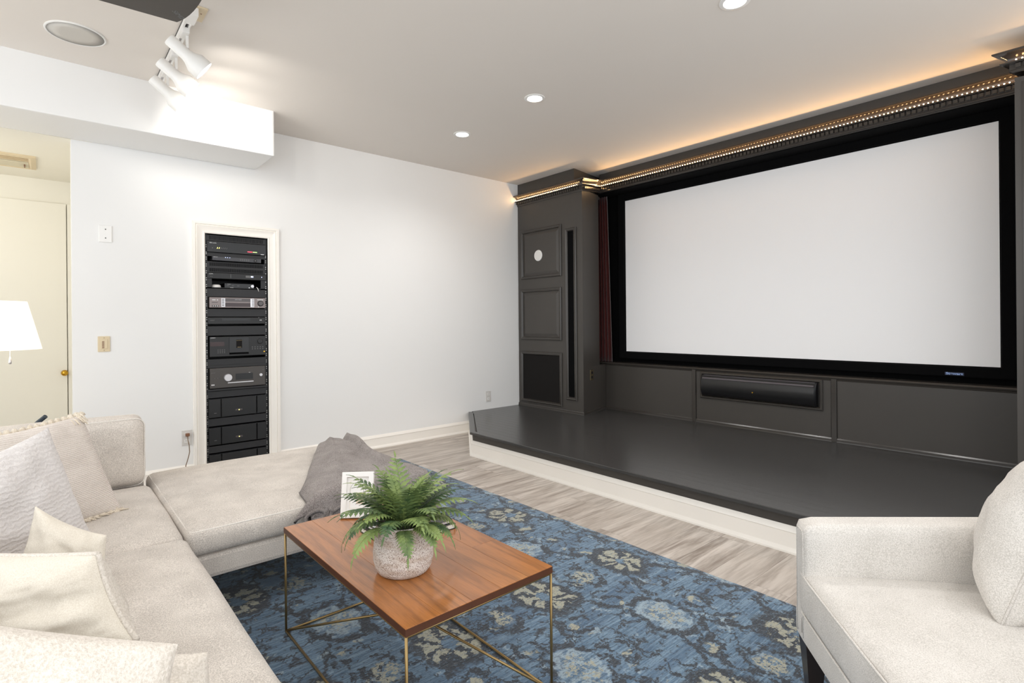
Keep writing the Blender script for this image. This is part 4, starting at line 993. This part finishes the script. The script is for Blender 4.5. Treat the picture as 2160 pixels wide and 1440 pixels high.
for i in range(14): frond(2 * pi * i / 14 + random.uniform(-.25, .25), R(random.uniform(36, 55)), random.uniform(.150, .185), R(random.uniform(90, 125)), .050)
for i in range(19): frond(2 * pi * i / 19 + .2 + random.uniform(-.2, .2), R(random.uniform(56, 70)), random.uniform(.19, .225), R(random.uniform(65, 95)), .032)
for i in range(13): frond(2 * pi * i / 13 + random.uniform(-.3, .3), R(random.uniform(70, 84)), random.uniform(.20, .24), R(random.uniform(45, 75)), .016)
for i in range(4): frond(2 * pi * i / 4 + random.uniform(-.3, .3), R(84), random.uniform(.15, .19), R(random.uniform(30, 60)), .006)
# ================================================================= ARMCHAIR  (local x: across, towards the far arm; local y: towards the front)
AC = thing('armchair', 'wide oatmeal upholstered armchair with track arms at the right', 'armchair', (1.915, .752, 0), math.atan2(.64, .77))
def lb(mb, name, mat, par=AC, **kw): return mb.build(name, mat, par, local=True, **kw)
WC, DC = 1.03, .92
zb = .195
lb(rbox((WC) / 2, DC / 2, .05, .012, 12, (0, 0, 0), (-WC / 2, -DC / 2, zb + .05)), 'base', M['chair'], smooth=False, auto=R(40))
def arm(x0, x1):
    mb = rbox((x1 - x0) / 2, DC / 2, (.60 - zb) / 2, .028, 14, (.004, 0, 0), ((x0 + x1) / 2, -DC / 2, (.60 + zb) / 2), nz=10)
    mb.v = [(x, y, z + (max(0, (z - zb) / (.6 - zb))) * (-.012 + (-y) / DC * .045)) for x, y, z in mb.v]
    o = lb(mb, 'arm', M['chair'], smooth=True)
    i_ = .026
    MB().tube([(x0 + i_, -.001, zb + .02), (x0 + i_, -.001, .552), (x0 + i_ + .008, -.001, .560), (x1 - i_ - .008, -.001, .560), (x1 - i_, -.001, .552), (x1 - i_, -.001, zb + .02)], .0028, 6).build('welt', M['chair'], o, local=True, smooth=True)
    return o
arm(-.105, 0); arm(-WC, -WC + .105)
bk = rbox(WC / 2, .09, .29, .04, 16, (0, .01, .005), (-WC / 2, -DC + .07, .60), nz=10)
bk.v = [(x, y - (z - .3) * .15, z) for x, y, z in bk.v]
lb(bk, 'back', M['chair'], smooth=True)
X0c, X1c = -WC + .108, -.040
def T_cush():
    mb = rbox((X1c - X0c) / 2, .375, .073, .026, 26, (.003, .006, .018), ((X0c + X1c) / 2, -.372, .355), nz=7, amp=.003, seed=3)
    out = []
    for x, y, z in mb.v:
        if x > -.109 and y < -.10: x = -.109 + (x + .109) * .12
        out.append((x, y, z))
    mb.v = out; return mb
scu = lb(T_cush(), 'seat_cushion', M['chair'], smooth=True)
def path_c(z, off=0):
    return [(X0c + .01, -.006, z)] + [(X0c + (X1c - X0c) * i / 10, .002 + .004 * sin(pi * i / 10), z) for i in range(1, 10)] + [(X1c - .018, -.001, z), (X1c - .005, -.010, z), (X1c, -.03, z), (X1c - .0, -.09, z)]
MB().tube(path_c(.415), .0035, 6).build('piping', M['chair'], scu, local=True, smooth=True)
MB().tube(path_c(.292), .0035, 6).build('piping', M['chair'], scu, local=True, smooth=True)
for x, y in ((-.042, -.042), (-WC + .05, -.042), (-.042, -DC + .05), (-WC + .05, -DC + .05)):
    m = MB(); s = .034
    m.add([(x - s, y - s, zb + .01), (x + s, y - s, zb + .01), (x + s, y + s, zb + .01), (x - s, y + s, zb + .01), (x - s * .55, y - s * .55, .012), (x + s * .55, y - s * .55, .012), (x + s * .55, y + s * .55, .012), (x - s * .55, y + s * .55, .012)],
          [(0, 1, 2, 3), (4, 5, 6, 7), (0, 1, 5, 4), (1, 2, 6, 5), (2, 3, 7, 6), (3, 0, 4, 7)])
    lb(m, 'leg', M['legb'])
# pillow on the armchair (world coordinates through the chair frame)
ca, sa = cos(AC.rotation_euler.z), sin(AC.rotation_euler.z)
def cw(x, y, z): return (AC.location.x + x * ca - y * sa, AC.location.y + x * sa + y * ca, z)
fr, bk, P = pillow([cw(-.36, -.385, .440), cw(-.115, -.575, .440), cw(-.115, -.74, .86), cw(-.39, -.53, .865)], .125, n=34, pinch=.02, seed=31, wr=.005, exp=.40)
t = thing('accent_pillow', 'plump oatmeal tweed pillow standing on the armchair seat', 'pillow', cw(-.3, -.42, .437))
fr.build('front_cover', M['chair'], t, smooth=True); bk.build('back_cover', M['chair'], t, smooth=True)
for side in 'TLRB': MB().tube(edge_pts(P, side, 30), .0035, 6).build('piping', M['chair'], t, smooth=True)
# ================================================================= FLOOR LAMP AND STICK
lx, ly = -.218, 4.03
fl_ = thing('floor_lamp', 'lit floor lamp with white tapered shade behind the sofa', 'lamp', (lx, ly, 0))
MB().lathe([(.208, 1.122), (.146, 1.385), (.144, 1.385), (.206, 1.122)], (lx, ly, 0), 56).build('lamp_shade', M['shade'], fl_, smooth=True)
MB().lathe([(0, 0), (.14, 0), (.14, .012), (.02, .022), (.011, .03), (.011, 1.20), (0, 1.2)], (lx, ly, 0), 32).build('stand', M['whitep'], fl_, auto=R(40))
MB().lathe([(0, 1.20), (.02, 1.20), (.032, 1.25), (.02, 1.30), (0, 1.31)], (lx, ly, 0), 20).build('bulb', M['whitep'], fl_, smooth=True)
cx_ = lx + .10 * cos(R(-41)); cy_ = ly + .10 * sin(R(-41)) 
MB().tube([(cx_, cy_, 1.19), (cx_, cy_, 1.085)], .0018, 6).build('pull_chain', M['whitep'], fl_)
MB().lathe([(0, 0), (.006, .002), (.0075, .012), (.003, .04), (0, .042)], (cx_, cy_, 1.045), 12).build('pull_knob', M['silver'], fl_, smooth=True)
light('lamp', 'POINT', (lx, ly, 1.27), LAMP_W, (1, .82, .55), shadow_soft_size=.05)
light('lamp', 'POINT', (-.9, 5.5, 2.2), HALL_FILL_W, (1, .96, .88), shadow_soft_size=.12)  # unseen point light added to brighten the hall, no fitting
sk = thing('reading_arm', 'dark slate metal arm poking up behind the fringed pillow', 'stand', (-.16, 4.11, .012))
MB().tube([(-.16, 4.11, .58), (0.0, 3.975, .745)], .012, 8).build('handle', paint('slate_metal', rgb(62, 72, 82), .4, .05, 20, metal=.3), sk)
MB().tube([(-.16, 4.11, .58), (-.16, 4.11, .014)], .012, 8).build('post', paint('slate_metal', rgb(62, 72, 82), .4, .05, 20, metal=.3), sk)
MB().lathe([(0, 0), (.11, 0), (.11, .012), (0, .02)], (-.16, 4.11, .0125), 24).build('foot', M['blk2'], sk)
